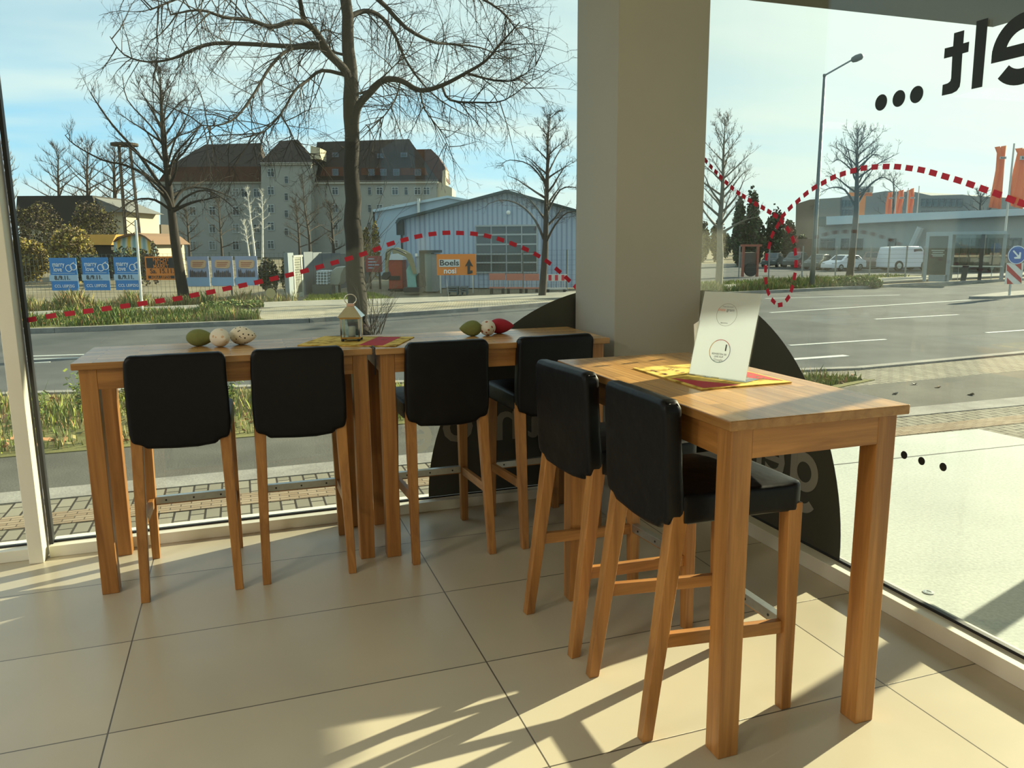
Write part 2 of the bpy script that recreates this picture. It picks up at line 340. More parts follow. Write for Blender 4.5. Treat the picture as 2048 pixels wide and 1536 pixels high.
# ---------------------------------------------------------------- window film graphics
def dash_line(name, label, pts, plane, d, L, Wd):
    c = sum((plane(*p) for p in pts), Vector())/len(pts); root = thing(name, label, 'window sticker', c)
    Q = [plane(*p) for p in pts]
    for i, q in enumerate(Q):
        t = (Q[min(i+1, len(Q)-1)] - Q[max(i-1, 0)]).normalized(); s_ = t.cross(d).normalized(); a = t*L/2; b = s_*Wd/2
        MB().prism([(-1, -1), (1, -1), (1, 1), (-1, 1)], q, a, b, d*.0006).build('dash', red_film, root)
    return root
LP = [(62.5,639),(102,632),(139.5,627),(176.5,622),(213,617),(250,612),(285,607),(320,601.5),(355,597),(389,590),(421.5,584),(454,577),(485.5,570.7),(517,564),(548.4,557),(579,549.8),(609,542),(639.4,533.6),(669.5,525),(698,517),(726.6,508),(754,498),(781.6,487.4),(809,479.6),(836.6,472.7),(865,468),(892.7,465.6),(920,466),(948,467.6),(975,472),(1001,479),(1026,488),(1050.6,498),(1073.8,510),(1095.7,524),(1116,540.7),(1135,557.8),(1153,575.6)]
def planeL(a, b): return yp(a, b, YG-.005)
def planeR(a, b): return xp(a, b, XG-.005)
dash_line('dashed_line_sticker', 'long arched red dashed line stuck across the left window glass', LP, planeL, Vector((0, -1, 0)), .043, .0225)
def c4(L): return [(1380+a/2.1946, b/2.1946) for a, b in L]
dash_line('dashed_line_sticker', 'red dashed arch on the right window pane, coming down from the pillar side', c4([(57,685),(70,706),(92,732),(114,755),(135,778),(160,802),(185,825),(212,847),(236,862),(262,880),(290,896),(320,912),(348,930),(375,947)]), planeR, Vector((-1, 0, 0)), .034, .021)
dash_line('dashed_line_sticker', 'high red dashed arch on the right window pane crossing the flags', c4([(410,945),(440,912),(474,882),(509,851),(546,824),(587,801),(628,779),(671,763),(717,749),(763,738),(811,733),(861,731),(911,732),(962,738),(1015,746),(1067,759),(1121,775),(1176,791),(1231,809),(1289,830),(1348,851),(1408,875),(1460,893)]), planeR, Vector((-1, 0, 0)), .034, .021)
dash_line('dashed_line_sticker', 'narrow red dashed loop hanging low on the right window pane', c4([(385,990),(362,1030),(348,1077),(336,1128),(332,1180),(333,1232),(343,1282),(366,1322),(396,1338),(429,1310),(447,1267),(459,1213),(465,1158),(462,1105),(452,1052),(430,1008),(403,970)]), planeR, Vector((-1, 0, 0)), .034, .021)
# big dark round film on both panes round the corner
def arc_poly(cx, cz, r, zmin, xmin=None, xmax=None, n=64):
    pts = []
    for i in range(n+1):
        a = pi*i/n*1.08 - .04*pi; x, z = cx+r*cos(a), cz+r*sin(a)
        if z < zmin: continue
        if xmax is not None: x = min(x, xmax)
        if xmin is not None: x = max(x, xmin)
        pts.append((x, z))
    pts.append((pts[-1][0], zmin)); pts.insert(0, (pts[0][0], zmin)); return pts
o = MB().prism(arc_poly(2.06, .06, 1.14, .066, xmax=2.36), (0, YG-.006, 0), (1, 0, 0), (0, 0, 1), (0, .001, 0)).build('round_sticker', dark_film)
tag(o, 'dark round film on the left window glass beside the pillar foot', 'window sticker')
o = MB().prism(arc_poly(3.65, .10, 1.09, .082, xmax=4.03), (XG-.006, 0, 0), (0, 1, 0), (0, 0, 1), (.001, 0, 0)).build('round_sticker', dark_film)
tag(o, 'dark olive round film on the right window behind the small table', 'window sticker')
T_ = .0006
# letters: seen from inside they read backwards
def letters_L(body, x, z, size, mat, label, bold=.014):
    mb = text_mb(body, size, (x, YG-.009, z), (-1, 0, 0), (0, 0, 1), (0, 0, 0), bold); o = mb.build('sticker_letter', mat)
    return tag(o, label, 'letter')
def letters_R(body, y, z, size, mat, label, bold=.014):
    mb = text_mb(body, size, (XG-.009, y, z), (0, 1, 0), (0, 0, 1), (0, 0, 0), bold); o = mb.build('sticker_letter', mat)
    return tag(o, label, 'letter')
letters_L('e', .875, .435, .34, pale_film, 'grey letter left of the dark film on the left glass, seen under the third stool')
letters_L('o', 1.095, .475, .34, pale_film, 'grey round letter on the dark film, under the seat of the third stool')
letters_L('n', 1.385, .46, .34, pale_film, 'pale letter on the dark film, left of the fourth stool leg')
letters_L('a', 1.58, .46, .34, pale_film, 'pale letter on the dark film, right of the fourth stool leg')
mb = MB(); gy, gz = 2.812, .408; GO = XG-.009
mb.ring((GO, gy, gz), .048, .092, (0, 1, 0), (0, 0, 1), (T_, 0, 0), 36); mb.prism([(.050, -.10), (.094, -.10), (.094, .092), (.050, .092)], (GO-.0008, gy, gz), (0, 1, 0), (0, 0, 1), (T_, 0, 0)); mb.ring((GO+.0008, gy, gz-.098), .050, .094, (0, 1, 0), (0, 0, 1), (T_, 0, 0), 24, -pi*.80, 0)
tag(mb.build('sticker_letter', pale_film), 'grey letter g on the dark film, rightmost of its word', 'letter')
letters_R('e', 3.02, .435, .34, pale_film, 'grey letter e on the dark film beside the stool seat')
letters_R('r', 3.17, .435, .34, pale_film, 'grey letter r on the dark film beside the near table leg')
# big black lettering high on the right pane
T_ = .0006
def blk(poly, label):
    o = MB().prism(poly, (XG-.008, 0, 0), (0, 1, 0), (0, 0, 1), (T_, 0, 0)).build('sticker_letter', black_film); return tag(o, label, 'letter')
def cc(L): return [tuple(xp(1700+a/5.885, b/5.885, XG-.008).yz) for a, b in L]
blk(cc([(1225,390),(1345,355),(1333,510),(1402,490),(1392,610),(1322,630),(1300,960),(1290,1020),(1255,1070),(1200,1100),(1080,1127),(1090,1000),(1150,980),(1180,955),(1190,920),(1203,665),(1105,690),(1115,570),(1213,545)]), 'black reversed letter t high on the right window pane')
blk(cc([(1490,250),(1626,210),(1555,1022),(1428,1050)]), 'tall black letter l crossing the canopy edge on the right pane')
ec = (1.935, 2.045)
# reversed e: the open end points to the near side (y larger is further left in the picture)
mbE = MB().ring((XG-.008, ec[0], ec[1]), .060, .110, (0, 1, 0), (0, 0, 1), (T_, 0, 0), 44, radians(-2), radians(318)-radians(2)); mbE.prism([(-.085, -.024), (.109, -.024), (.109, .016), (-.085, .016)], (XG-.0085, ec[0], ec[1]), (0, 1, 0), (0, 0, 1), (T_, 0, 0))
tag(mbE.build('sticker_letter', black_film), 'black reversed letter e cut off by the right picture edge', 'letter')
for (px, py), lab in (((1762, 205), 'upper black dot sticker, leftmost of its three'), ((1797.5, 197), 'upper black dot sticker, middle of its three'), ((1833, 189), 'upper black dot sticker, nearest the reversed letter t')):
    p = xp(px, py, XG-.008); tag(MB().lathe([(.030, 0), (.030, .0006)], p, (1, 0, 0), 32).build('dot_sticker', black_film), lab, 'dot sticker', 'upper dots on the right pane')
for (px, py), lab in (((1808, 910), 'lower black dot sticker, leftmost of its three'), ((1843, 922), 'lower black dot sticker, middle of its three'), ((1886, 934), 'lower black dot sticker, rightmost of its three')):
    p = xp(px, py, XG-.008); tag(MB().lathe([(.0155, 0), (.0155, .0006)], p, (1, 0, 0), 28).build('dot_sticker', black_film), lab, 'dot sticker', 'lower dots on the right pane')

# ---------------------------------------------------------------- tables
def make_table(label, x0, x1, y0, y1, zt, along, rz=0, group='oak bar tables'):
    cx, cy = (x0+x1)/2, (y0+y1)/2; t = thing('bar_table', label, 'table', (cx, cy, 0), rz, group)
    hx, hy = (x1-x0)/2, (y1-y0)/2; tk = .028; L = .066; ins = .022
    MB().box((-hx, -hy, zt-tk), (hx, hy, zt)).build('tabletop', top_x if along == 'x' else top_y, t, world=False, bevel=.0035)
    for sx in (-1, 1):
        for sy in (-1, 1):
            ax = sx*(hx-ins-L/2); ay = sy*(hy-ins-L/2)
            MB().box((ax-L/2, ay-L/2, 0), (ax+L/2, ay+L/2, zt-tk)).build('leg', wood_z, t, world=False, bevel=.003)
    a = .012; lx = hx-ins-L; ly = hy-ins-L; zb = zt-tk-.085
    for sy in (-1, 1): MB().box((-lx, sy*(hy-ins-a)-.011, zb), (lx, sy*(hy-ins-a)+.011, zt-tk)).build('apron', wood_x, t, world=False, bevel=.001)
    for sx in (-1, 1): MB().box((sx*(hx-ins-a)-.011, -ly, zb), (sx*(hx-ins-a)+.011, ly, zt-tk)).build('apron', wood_y, t, world=False, bevel=.001)
    return t
ZT = .993
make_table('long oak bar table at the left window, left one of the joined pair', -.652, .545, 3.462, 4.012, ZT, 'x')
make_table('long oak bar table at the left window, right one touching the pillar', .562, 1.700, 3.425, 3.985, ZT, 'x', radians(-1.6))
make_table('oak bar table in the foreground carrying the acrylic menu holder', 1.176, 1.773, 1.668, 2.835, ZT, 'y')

# ---------------------------------------------------------------- bar stools
def leather_slab(name, poly, axis, lo, hi, parent, bev, lean=0, puff=0, wob=.0025):
    """upholstered slab: outline polygon thickened and softened, slightly wrinkled"""
    bm = bmesh.new(); n = len(poly)
    def P3(a, b, c): return Vector((a, c, b)) if axis == 'y' else Vector((a, b, c))
    A = [bm.verts.new(P3(a, b, lo)) for a, b in poly]; B = [bm.verts.new(P3(a, b, hi)) for a, b in poly]
    bm.faces.new(A); bm.faces.new(B[::-1])
    for i in range(n): bm.faces.new((A[i], A[(i+1) % n], B[(i+1) % n], B[i]))
    bmesh.ops.recalc_face_normals(bm, faces=bm.faces)
    bmesh.ops.bevel(bm, geom=[e for e in bm.edges if e.calc_face_angle(0) > radians(25)], offset=bev, segments=3, affect='EDGES', profile=.6)
    bmesh.ops.triangulate(bm, faces=[f for f in bm.faces if len(f.verts) > 4])
    bmesh.ops.subdivide_edges(bm, edges=[e for e in bm.edges if e.calc_length() > .07], cuts=4, use_grid_fill=True)
    for v in bm.verts:
        nn = noise.noise_vector(v.co*11+Vector((3, 7, 1)))*wob
        v.co += nn
        if lean: v.co.y -= (v.co.z-.645)*lean
        if puff and v.co.z > (lo+hi)/2: v.co.z += puff*max(0, 1-(v.co.x/.2)**2)*max(0, 1-((v.co.y-.065)/.2)**2)
    me = bpy.data.meshes.new(name); bm.to_mesh(me); bm.free(); me.materials.append(LEATHER)
    for p in me.polygons: p.use_smooth = True
    o = bpy.data.objects.new(name, me); COL.objects.link(o); o.parent = parent; return o
def make_stool():
    t = thing('bar_stool', 'x', 'stool', (0, 0, 0), 0, 'bar stools at the oak tables')
    for sx in (-1, 1):
        MB().taper((sx*.1835, -.245, 0), .034, .036, (sx*.1700, -.150, .70), .046, .052).build('leg', wood_z, t, world=False, bevel=.003)
        MB().taper((sx*.1855, .245, 0), .034, .036, (sx*.1800, .236, .68), .048, .050).build('leg', wood_z, t, world=False, bevel=.003)
        mb = MB(); xs = sx*.1805
        mb.add([(xs-.011, -.212, .285), (xs+.011, -.212, .285), (xs+.011, .242, .255), (xs-.011, .242, .255), (xs-.011, -.202, .328), (xs+.011, -.202, .328), (xs+.011, .242, .296), (xs-.011, .242, .296)],
               [(3,2,1,0),(4,5,6,7),(0,1,5,4),(1,2,6,5),(2,3,7,6),(3,0,4,7)]); mb.build('side_rail', wood_y, t, world=False, bevel=.002)
    MB().box((-.172, .226, .262), (.172, .250, .298)).build('foot_rail', wood_x, t, world=False, bevel=.002)
    pl = MB(); pl.box((-.166, .2225, .268), (.166, .2262, .3005)); pl.box((-.166, .2225, .2985), (.166, .2505, .3012))
    po = pl.build('metal_footplate', steel, t, world=False, bevel=.0012); po['label'] = 'steel strip screwed over the foot rail'
    sc = MB()
    for x in (-.12, 0, .12): MB().lathe([(.0045, 0), (.0045, .0015)], (x, .2225, .284), (0, -1, 0), 10).build('screw', black_rubber, po, world=False)
    # seat
    c = .03; w = .207; y0, y1 = -.15, .268
    leather_slab('seat', [(-w+.012, y0), (w-.012, y0), (w, y1-c), (w-c*.4, y1-c*.4), (w-c, y1), (-w+c, y1), (-w+c*.4, y1-c*.4), (-w, y1-c)], 'z', .655, .742, t, .016, puff=.014, wob=.003)
    # back cover, hanging down behind the seat with notches at the legs
    bw = .192; b = [(-bw, .998), (-bw+.02, 1.020), (bw-.02, 1.020), (bw, .998), (bw+.004, .85), (bw+.003, .700), (bw-.002, .668), (bw-.014, .655), (bw-.044, .649), (bw-.056, .630), (.06, .624), (-.06, .628), (-bw+.056, .631), (-bw+.044, .648), (-bw+.014, .655), (-bw+.002, .668), (-bw-.003, .700), (-bw-.004, .85)]
    leather_slab('backrest', b, 'y', -.196, -.138, t, .017, lean=.05, wob=.0035)
    return t
proto = make_stool(); index_children(proto)
STOOLS = [(-.265, 3.60, 0, 'black leatherette bar stool at the window table, far left, nearest the white mullion'),
 (.222, 3.605, -1.5, 'black leatherette bar stool at the window table, second from the left'),
 (.872, 3.592, 0, 'black leatherette bar stool at the window table, just right of the table joint'),
 (1.402, 3.60, 1, 'black leatherette bar stool at the window table, nearest the pillar'),
 (1.268, 2.557, -90+5.5, 'black leatherette bar stool on the left of the foreground table, farther one'),
 (1.295, 2.030, -90, 'black leatherette bar stool on the left of the foreground table, nearest the camera')]
for i, (x, y, rz, lab) in enumerate(STOOLS):
    s_ = proto if i == 0 else copy_tree(proto)
    s_.location = (x, y, 0); s_.rotation_euler = (0, 0, radians(rz)); s_['label'] = lab

# ---------------------------------------------------------------- things on the tables
def mat_fabric(name, base, seed):
    m, nt, b = principled(name, base, .85, spec=.2); t = N(nt, 'ShaderNodeTexCoord')
    v = N(nt, 'ShaderNodeTexVoronoi', inp={'Scale': 55}); n = N(nt, 'ShaderNodeTexNoise', inp={'Scale': 16, 'Detail': 3})
    mp_ = N(nt, 'ShaderNodeMapping', inp={'Location': (seed, seed, 0)}); nt.links.new(t.outputs['Object'], mp_.inputs[0])
    nt.links.new(mp_.outputs[0], v.inputs['Vector']); nt.links.new(mp_.outputs[0], n.inputs['Vector'])
    r = N(nt, 'ShaderNodeValToRGB'); E_ = r.color_ramp.elements; E_[0].position = .34; E_[0].color = (.26, .15, .02, 1); E_[1].position = .52; E_[1].color = (*base, 1)
    q = E_.new(.44); q.color = (.50, .33, .05, 1); nt.links.new(n.outputs[0], r.inputs[0])
    r2 = N(nt, 'ShaderNodeValToRGB'); r2.color_ramp.elements[0].position = .10; r2.color_ramp.elements[1].position = .16; nt.links.new(v.outputs[0], r2.inputs[0])
    nt.links.new(mixc(nt, r2.outputs[0], (.62, .5, .2), r.outputs[0]), b.inputs['Base Color']); return m
yellow_cloth = mat_fabric('yellow_printed_cloth', (.70, .50, .12), 2); red_cloth = flat('dark_red_cloth', (.42, .015, .03), .85, var=.2, scale=60)
def placemat(label, c, w, d, rz, seed):
    t = thing('placemat', label, 'placemat', (*c, ZT+.0005), rz, 'yellow and red placemats')
    MB().box((-w/2, -d/2, 0), (w/2, d/2, .004)).build('cloth', yellow_cloth, t, world=False, bevel=.001)
    if seed == 1:
        a = MB().prism([(.055, -d/2+.004), (.17, -d/2+.004), (.17, d/2-.02), (.055, d/2-.02)], (0, 0, .0041), (1, 0, 0), (0, 1, 0), (0, 0, .0006)); a.build('red_panel', red_cloth, t, world=False)
        e_ = MB()
        for k in range(7): e_.obox((.112+.012*cos(k*2.4), .05+.018*sin(k*1.7), .0049), .012, .004, .0004, rz=k)
        e_.build('printed_motif', flat('pine_print', (.10, .09, .03), .8), t, world=False)
    else:
        a = MB().prism([(-w/2+.014, -d/2+.012), (-.02, -d/2+.012), (-w/2+.014, -.02)], (0, 0, .0041), (1, 0, 0), (0, 1, 0), (0, 0, .0006)); a.prism([(w/2-.10, -.10), (w/2-.012, -d/2+.03), (w/2-.012, .02)], (0, 0, .0041), (1, 0, 0), (0, 1, 0), (0, 0, .0006)); a.build('red_panel', red_cloth, t, world=False)
        a = MB()
        for k in range(16): a.obox((-.11+.05*cos(k*2.1), .10+.05*sin(k*1.3), .0046), .016, .006, .0005, rz=k*1.1)
        a.build('printed_motif', flat('brown_print', (.30, .13, .05), .8), t, world=False)
        a = MB()
        for k in range(14): a.obox((.10+.025*cos(k*2.1), -.11+.04*sin(k*1.3), .0046), .014, .006, .0005, rz=k*1.1)
        a.build('printed_motif', flat('green_print', (.12, .2, .06), .8), t, world=False)
    return t
placemat('yellow placemat with a red band under the lantern, across the table joint', (.522, 3.742), .465, .35, radians(-26), 1)
placemat('yellow and red placemat under the acrylic menu holder', (1.518, 2.297), .342, .455, 0, 2)

# lantern
chrome = flat('polished_steel', (.72, .70, .62), .12, metal=1, var=.05); amber = flat('brass_tinted_metal', (.55, .33, .10), .25, metal=.9)
lantern_glass = glass('lantern_glass', (.9, .95, .95), 1.6)
LX, LY, LZ = .497, 3.762, ZT+.005; lt = thing('lantern', 'small square steel lantern with sloped roof on the yellow placemat', 'lantern', (LX, LY, LZ), radians(-17))
hw = .046
for sx in (-1, 1):
    for sy in (-1, 1): MB().lathe([(.006, 0), (.008, .006), (.005, .014)], (sx*.038, sy*.038, 0), n=12).build('foot', black_rubber, lt, world=False)
MB().box((-hw, -hw, .012), (hw, hw, .020)).build('base_plate', amber, lt, world=False, bevel=.001)
for sx in (-1, 1):
    for sy in (-1, 1): MB().box((sx*(hw-.004)-.004, sy*(hw-.004)-.004, .02), (sx*(hw-.004)+.004, sy*(hw-.004)+.004, .108)).build('post', chrome, lt, world=False)
for sx, sy in ((1, 0), (-1, 0), (0, 1), (0, -1)):
    a = .037; c = hw-.003
    p = MB()
    if sx: p.box((sx*c-.0008, -a, .022), (sx*c+.0008, a, .106))
    else: p.box((-a, sy*c-.0008, .022), (a, sy*c+.0008, .106))
    p.build('glass_panel', lantern_glass, lt, world=False)
MB().box((-hw-.002, -hw-.002, .106), (hw+.002, hw+.002, .114)).build('top_frame', amber, lt, world=False)
rf = MB(); r1, r2, z1, z2 = .058, .019, .114, .163
rf.add([(-r1,-r1,z1),(r1,-r1,z1),(r1,r1,z1),(-r1,r1,z1),(-r2,-r2,z2),(r2,-r2,z2),(r2,r2,z2),(-r2,r2,z2)], [(3,2,1,0),(4,5,6,7),(0,1,5,4),(1,2,6,5),(2,3,7,6),(3,0,4,7)]); rf.build('roof', chrome, lt, world=False, bevel=.0012)
MB().box((-.016, -.016, .163), (.016, .016, .176)).build('chimney_cap', flat('pinkish_metal', (.62, .40, .30), .35, metal=.6), lt, world=False, bevel=.001)  # small box in a pinkish metal tone
MB().tube([(.028*sin(a), 0, .196-.024*cos(a)) for a in [i*2*pi/24 for i in range(25)]], .0022, 8, False).build('carry_ring', chrome, lt, world=False, smooth=True)
MB().lathe([(.017, 0), (.018, .002), (.018, .045), (.014, .047)], (0, 0, .021), n=20).build('candle', flat('cream_wax', (.75, .7, .6), .5), lt, world=False, smooth=True)

# stuffed tear-shaped ornaments
def ornament(label, c, L, r, rz, mat, dots=None):
    prof = []; n = 18
    for i in range(n+1):
        u = i/n; rr = r*(sin(pi*min(1, u)**.80)**.72) if 0 < u < 1 else .002; prof.append((rr, (u-.5)*L))
    o_ = MB().lathe(prof, (0, 0, 0), (cos(rz), sin(rz), 0), 28).build('stuffed_ornament', mat, None, world=False, smooth=True)
    o_.location = (c[0], c[1], ZT+r*.985); return tag(o_, label, 'ornament', 'stuffed fabric ornaments')
olive = flat('olive_fabric', (.17, .19, .055), .85, var=.15, scale=50); dred = flat('wine_red_fabric', (.36, .012, .03), .8, var=.15, scale=50)
def dotted(name, c1, dots, sc, thr):
    m, nt, b = principled(name, c1, .85, spec=.2); t = N(nt, 'ShaderNodeTexCoord'); v = N(nt, 'ShaderNodeTexVoronoi', inp={'Scale': sc, 'Randomness': .8})
    nt.links.new(t.outputs['Object'], v.inputs['Vector']); r = N(nt, 'ShaderNodeMath', operation='LESS_THAN', inp={1: thr}); nt.links.new(v.outputs[0], r.inputs[0])
    nt.links.new(mixc(nt, r.outputs[0], c1, dots), b.inputs['Base Color']); return m
dot_cloth = dotted('cream_dotted_fabric', (.78, .72, .58), (.06, .05, .035), 62, .26)
cream = dotted('cream_print_fabric', (.76, .70, .58), (.62, .42, .25), 30, .2); santa = dotted('cream_red_motif_fabric', (.72, .68, .58), (.38, .10, .05), 42, .3)
ornament('olive green stuffed ornament, left of the cream pair at the table left end', (-.182, 3.856), .135, .040, radians(-20), olive)
ornament('cream stuffed ornament pointing at the camera, between the olive and dotted ones', (-.094, 3.785), .13, .043, radians(-70), cream)
ornament('cream stuffed ornament with dark dots at the left end of the window table', (.004, 3.840), .135, .043, radians(-30), dot_cloth)
ornament('olive green stuffed ornament left of the picture-printed one near the pillar', (1.085, 3.745), .115, .040, radians(170), olive)
ornament('cream stuffed ornament with a printed red motif, between the olive and red ones', (1.168, 3.725), .11, .040, radians(-100), santa)
ornament('wine red stuffed ornament at the right of its trio near the pillar', (1.262, 3.800), .135, .039, radians(-10), dred)
# cable over the table joint
tag(MB().tube([(.5535, 3.52, ZT+.004), (.5535, 3.475, ZT+.005), (.5535, 3.453, ZT+.001), (.5535, 3.447, ZT-.03), (.5535, 3.452, ZT-.07), (.5535, 3.47, ZT-.12)], .0035, 8).build('cable', black_rubber, smooth=True), 'black cable hanging over the front edge at the table joint', 'cable')

# acrylic menu holder
acr = glass('clear_acrylic', (.97, .985, .98), 1.3); paper = bpy.data.materials.new('white_paper'); paper.use_nodes = True; pn = paper.node_tree; pb = pn.nodes['Principled BSDF']; pb.inputs['Base Color'].default_value = (.82, .80, .72, 1); pb.inputs['Roughness'].default_value = .6
pt_ = N(pn, 'ShaderNodeBsdfTranslucent', inp={0: (.88, .92, 1.0, 1)}); pm = N(pn, 'ShaderNodeMixShader', inp={0: .5}); pn.links.new(pb.outputs[0], pm.inputs[1]); pn.links.new(pt_.outputs[0], pm.inputs[2]); pn.links.new(pm.outputs[0], pn.nodes['Material Output'].inputs[0])
B1 = Vector((1.443, 2.306, ZT+.0055)); B2 = Vector((1.533, 2.103, ZT+.0055)); ex = (B2-B1).normalized(); en = Vector((.913, .408, 0)); wS = .222; th = .28
upv = Vector((0, 0, cos(th)))+en*sin(th); fn = ex.cross(upv).normalized()
if fn.dot(-en) < 0: fn = -fn
sg = thing('menu_holder', 'slanted clear acrylic holder with a white printed sheet on the foreground table', 'menu holder', (B1+B2)/2)
def on(u, v, d=0): return B1+ex*u+upv*v+fn*d
MB().prism([(0, 0), (wS, 0), (wS, .30), (0, .30)], on(0, 0), ex, upv, fn*.0025).build('front_panel', acr, sg, bevel=.0005)
MB().prism([(0, 0), (wS, 0), (wS, .30), (0, .30)], on(0, 0, -.006), ex, upv, fn*.002).build('rear_panel', acr, sg)
ps = MB().prism([(.003, .006), (wS-.003, .006), (wS-.003, .296), (.003, .296)], on(0, 0, -.003), ex, upv, fn*.0012).build('printed_sheet', paper, sg)
MB().prism([(0, 0), (wS, 0), (wS, .09), (0, .09)], on(0, 0, 0)-Vector((0, 0, .001)), ex, en, (0, 0, .0025)).build('base_panel', acr, sg)
bk = MB().prism([(-.024, 0), (.008, 0), (.008, .19), (-.024, .17)], on(0, 0, 0)+en*.085, ex, (Vector((0, 0, .93))-en*.12).normalized(), en*.002).build('back_leaflet', flat('white_card', (.85, .85, .82), .4), sg)
def ink(name, mb, col): return mb.build(name, flat('ink_'+name, col, .6, var=.02), ps)
D = .0030
def arc(u, v, r0, r1, a0, a1, n=40): return MB().ring(on(u, v, D), r0, r1, ex, upv, fn*.0002, n, a0, a1)
ink('thin_circle', arc(.108, .218, .0375, .0385, 0, 2*pi, 60), (.25, .24, .2))
ink('ring_red', arc(.108, .094, .0375, .0395, radians(35), radians(125)), (.55, .06, .06)); ink('ring_yellow', arc(.108, .094, .0375, .0395, radians(125), radians(210)), (.7, .38, .08))
ink('ring_green', arc(.108, .094, .0375, .0395, radians(210), radians(300)), (.04, .16, .13)); ink('ring_blue', arc(.108, .094, .0375, .0395, radians(300), radians(395)), (.07, .11, .22))
def tx(s_, u, v, size, col, nm, bold=0, al='CENTER'): ink(nm, text_mb(s_, size, on(u, v, D+.0003), ex, upv, (0, 0, 0), bold, al), col)
tx('Folgen Sie uns auf', .108, .2455, .0055, (.1, .1, .1), 'caption'); tx('Insta', .0865, .2345, .0145, (.75, .22, .12), 'wordmark_start'); tx('gram', .1195, .2345, .0145, (.06, .06, .07), 'wordmark_end')
tx('@autohaus', .104, .190, .0058, (.1, .1, .1), 'handle_text', .01)
tx('BEWERTEN SIE', .108, .0835, .0085, (.05, .05, .05), 'review_text', .01); tx('UNS AUF', .108, .0745, .0085, (.05, .05, .05), 'review_text', .01); tx('Google', .108, .064, .012, (.25, .25, .25), 'search_wordmark')
ink('black_bar', MB().prism([(.127, .096), (.1315, .096), (.1315, .118), (.127, .118)], on(0, 0, D), ex, upv, fn*.0002), (.02, .02, .02))

# ================================================================= OUTSIDE
class VPl:
    """a vertical plane standing on the street, through two bearings at given distances"""
    def __init__(s, pa, wa, pb, wb):
        s.a = EYEP+ray(pa, 486)*wa; s.b = EYEP+ray(pb, 486)*wb; s.a.z = s.b.z = 0
        s.U = (s.b-s.a).normalized(); s.n = Vector((-s.U.y, s.U.x, 0))
        if s.n.dot(s.a) < 0: s.n = -s.n
    def pt(s, px, py, off=0):
        g = py == 'g'; d = ray(px, 500 if g else py); o = s.a+s.n*off; t = (o-EYEP).dot(s.n)/d.dot(s.n); p = EYEP+d*t
        if g: p.z = GZ
        return p
    def poly(s, mb, pts, off=0, depth=.1):
        P = [s.pt(*p, off) for p in pts]; n = len(P); Q = [p+s.n*depth for p in P]
        return mb.add(P+Q, [tuple(range(n-1, -1, -1)), tuple(range(n, 2*n))] + [(i, (i+1) % n, n+(i+1) % n, n+i) for i in range(n)])
    def rect(s, mb, x0, y0, x1, y1, off=0, depth=.1):    # upright rectangle: level top and foot
        a = s.pt(x0, y0, off); b = s.pt(x1, y1 if y1 != 'g' else 'g', off); z1 = a.z; z0 = b.z
        P = [Vector((a.x, a.y, z0)), Vector((b.x, b.y, z0)), Vector((b.x, b.y, z1)), Vector((a.x, a.y, z1))]; Q = [p+s.n*depth for p in P]
        return mb.add(P+Q, [(3,2,1,0),(4,5,6,7),(0,1,5,4),(1,2,6,5),(2,3,7,6),(3,0,4,7)])
def gxy(px, w, z=GZ): p = EYEP+ray(px, 486)*w; return Vector((p.x, p.y, z))
def flatpoly(name, pts, z, mat, th=.06, kind='structure'):
    mb = MB(); n = len(pts); P = [Vector((x, y, z-th)) for x, y in pts]; Q = [Vector((x, y, z)) for x, y in pts]
    mb.add(P+Q, [tuple(range(n-1, -1, -1)), tuple(range(n, 2*n))] + [(i, (i+1) % n, n+(i+1) % n, n+i) for i in range(n)])
    o = mb.build(name, mat); o['kind'] = kind; return o
def ground_mat(name, c1, c2, scale=3, rough=.9, bump=.3, fine=60):
    m, nt, b = principled(name, c1, rough, spec=.08); g = N(nt, 'ShaderNodeNewGeometry')
    n = N(nt, 'ShaderNodeTexNoise', inp={'Scale': scale, 'Detail': 8, 'Roughness': .6}); f = N(nt, 'ShaderNodeTexNoise', inp={'Scale': fine, 'Detail': 3})
    nt.links.new(g.outputs['Position'], n.inputs['Vector']); nt.links.new(g.outputs['Position'], f.inputs['Vector'])
    r = N(nt, 'ShaderNodeMapRange', inp={1: .35, 2: .65}); nt.links.new(n.outputs[0], r.inputs[0])
    c = mixc(nt, r.outputs[0], c1, c2); c = mixc(nt, 1.0, c, mixc(nt, f.outputs[0], (.7, .7, .7), (1.3, 1.3, 1.3)), 'MULTIPLY'); nt.links.new(c, b.inputs['Base Color'])
    if bump: bp = N(nt, 'ShaderNodeBump', inp={'Strength': bump, 'Distance': .01}); nt.links.new(f.outputs[0], bp.inputs['Height']); nt.links.new(bp.outputs[0], b.inputs['Normal'])
    return m
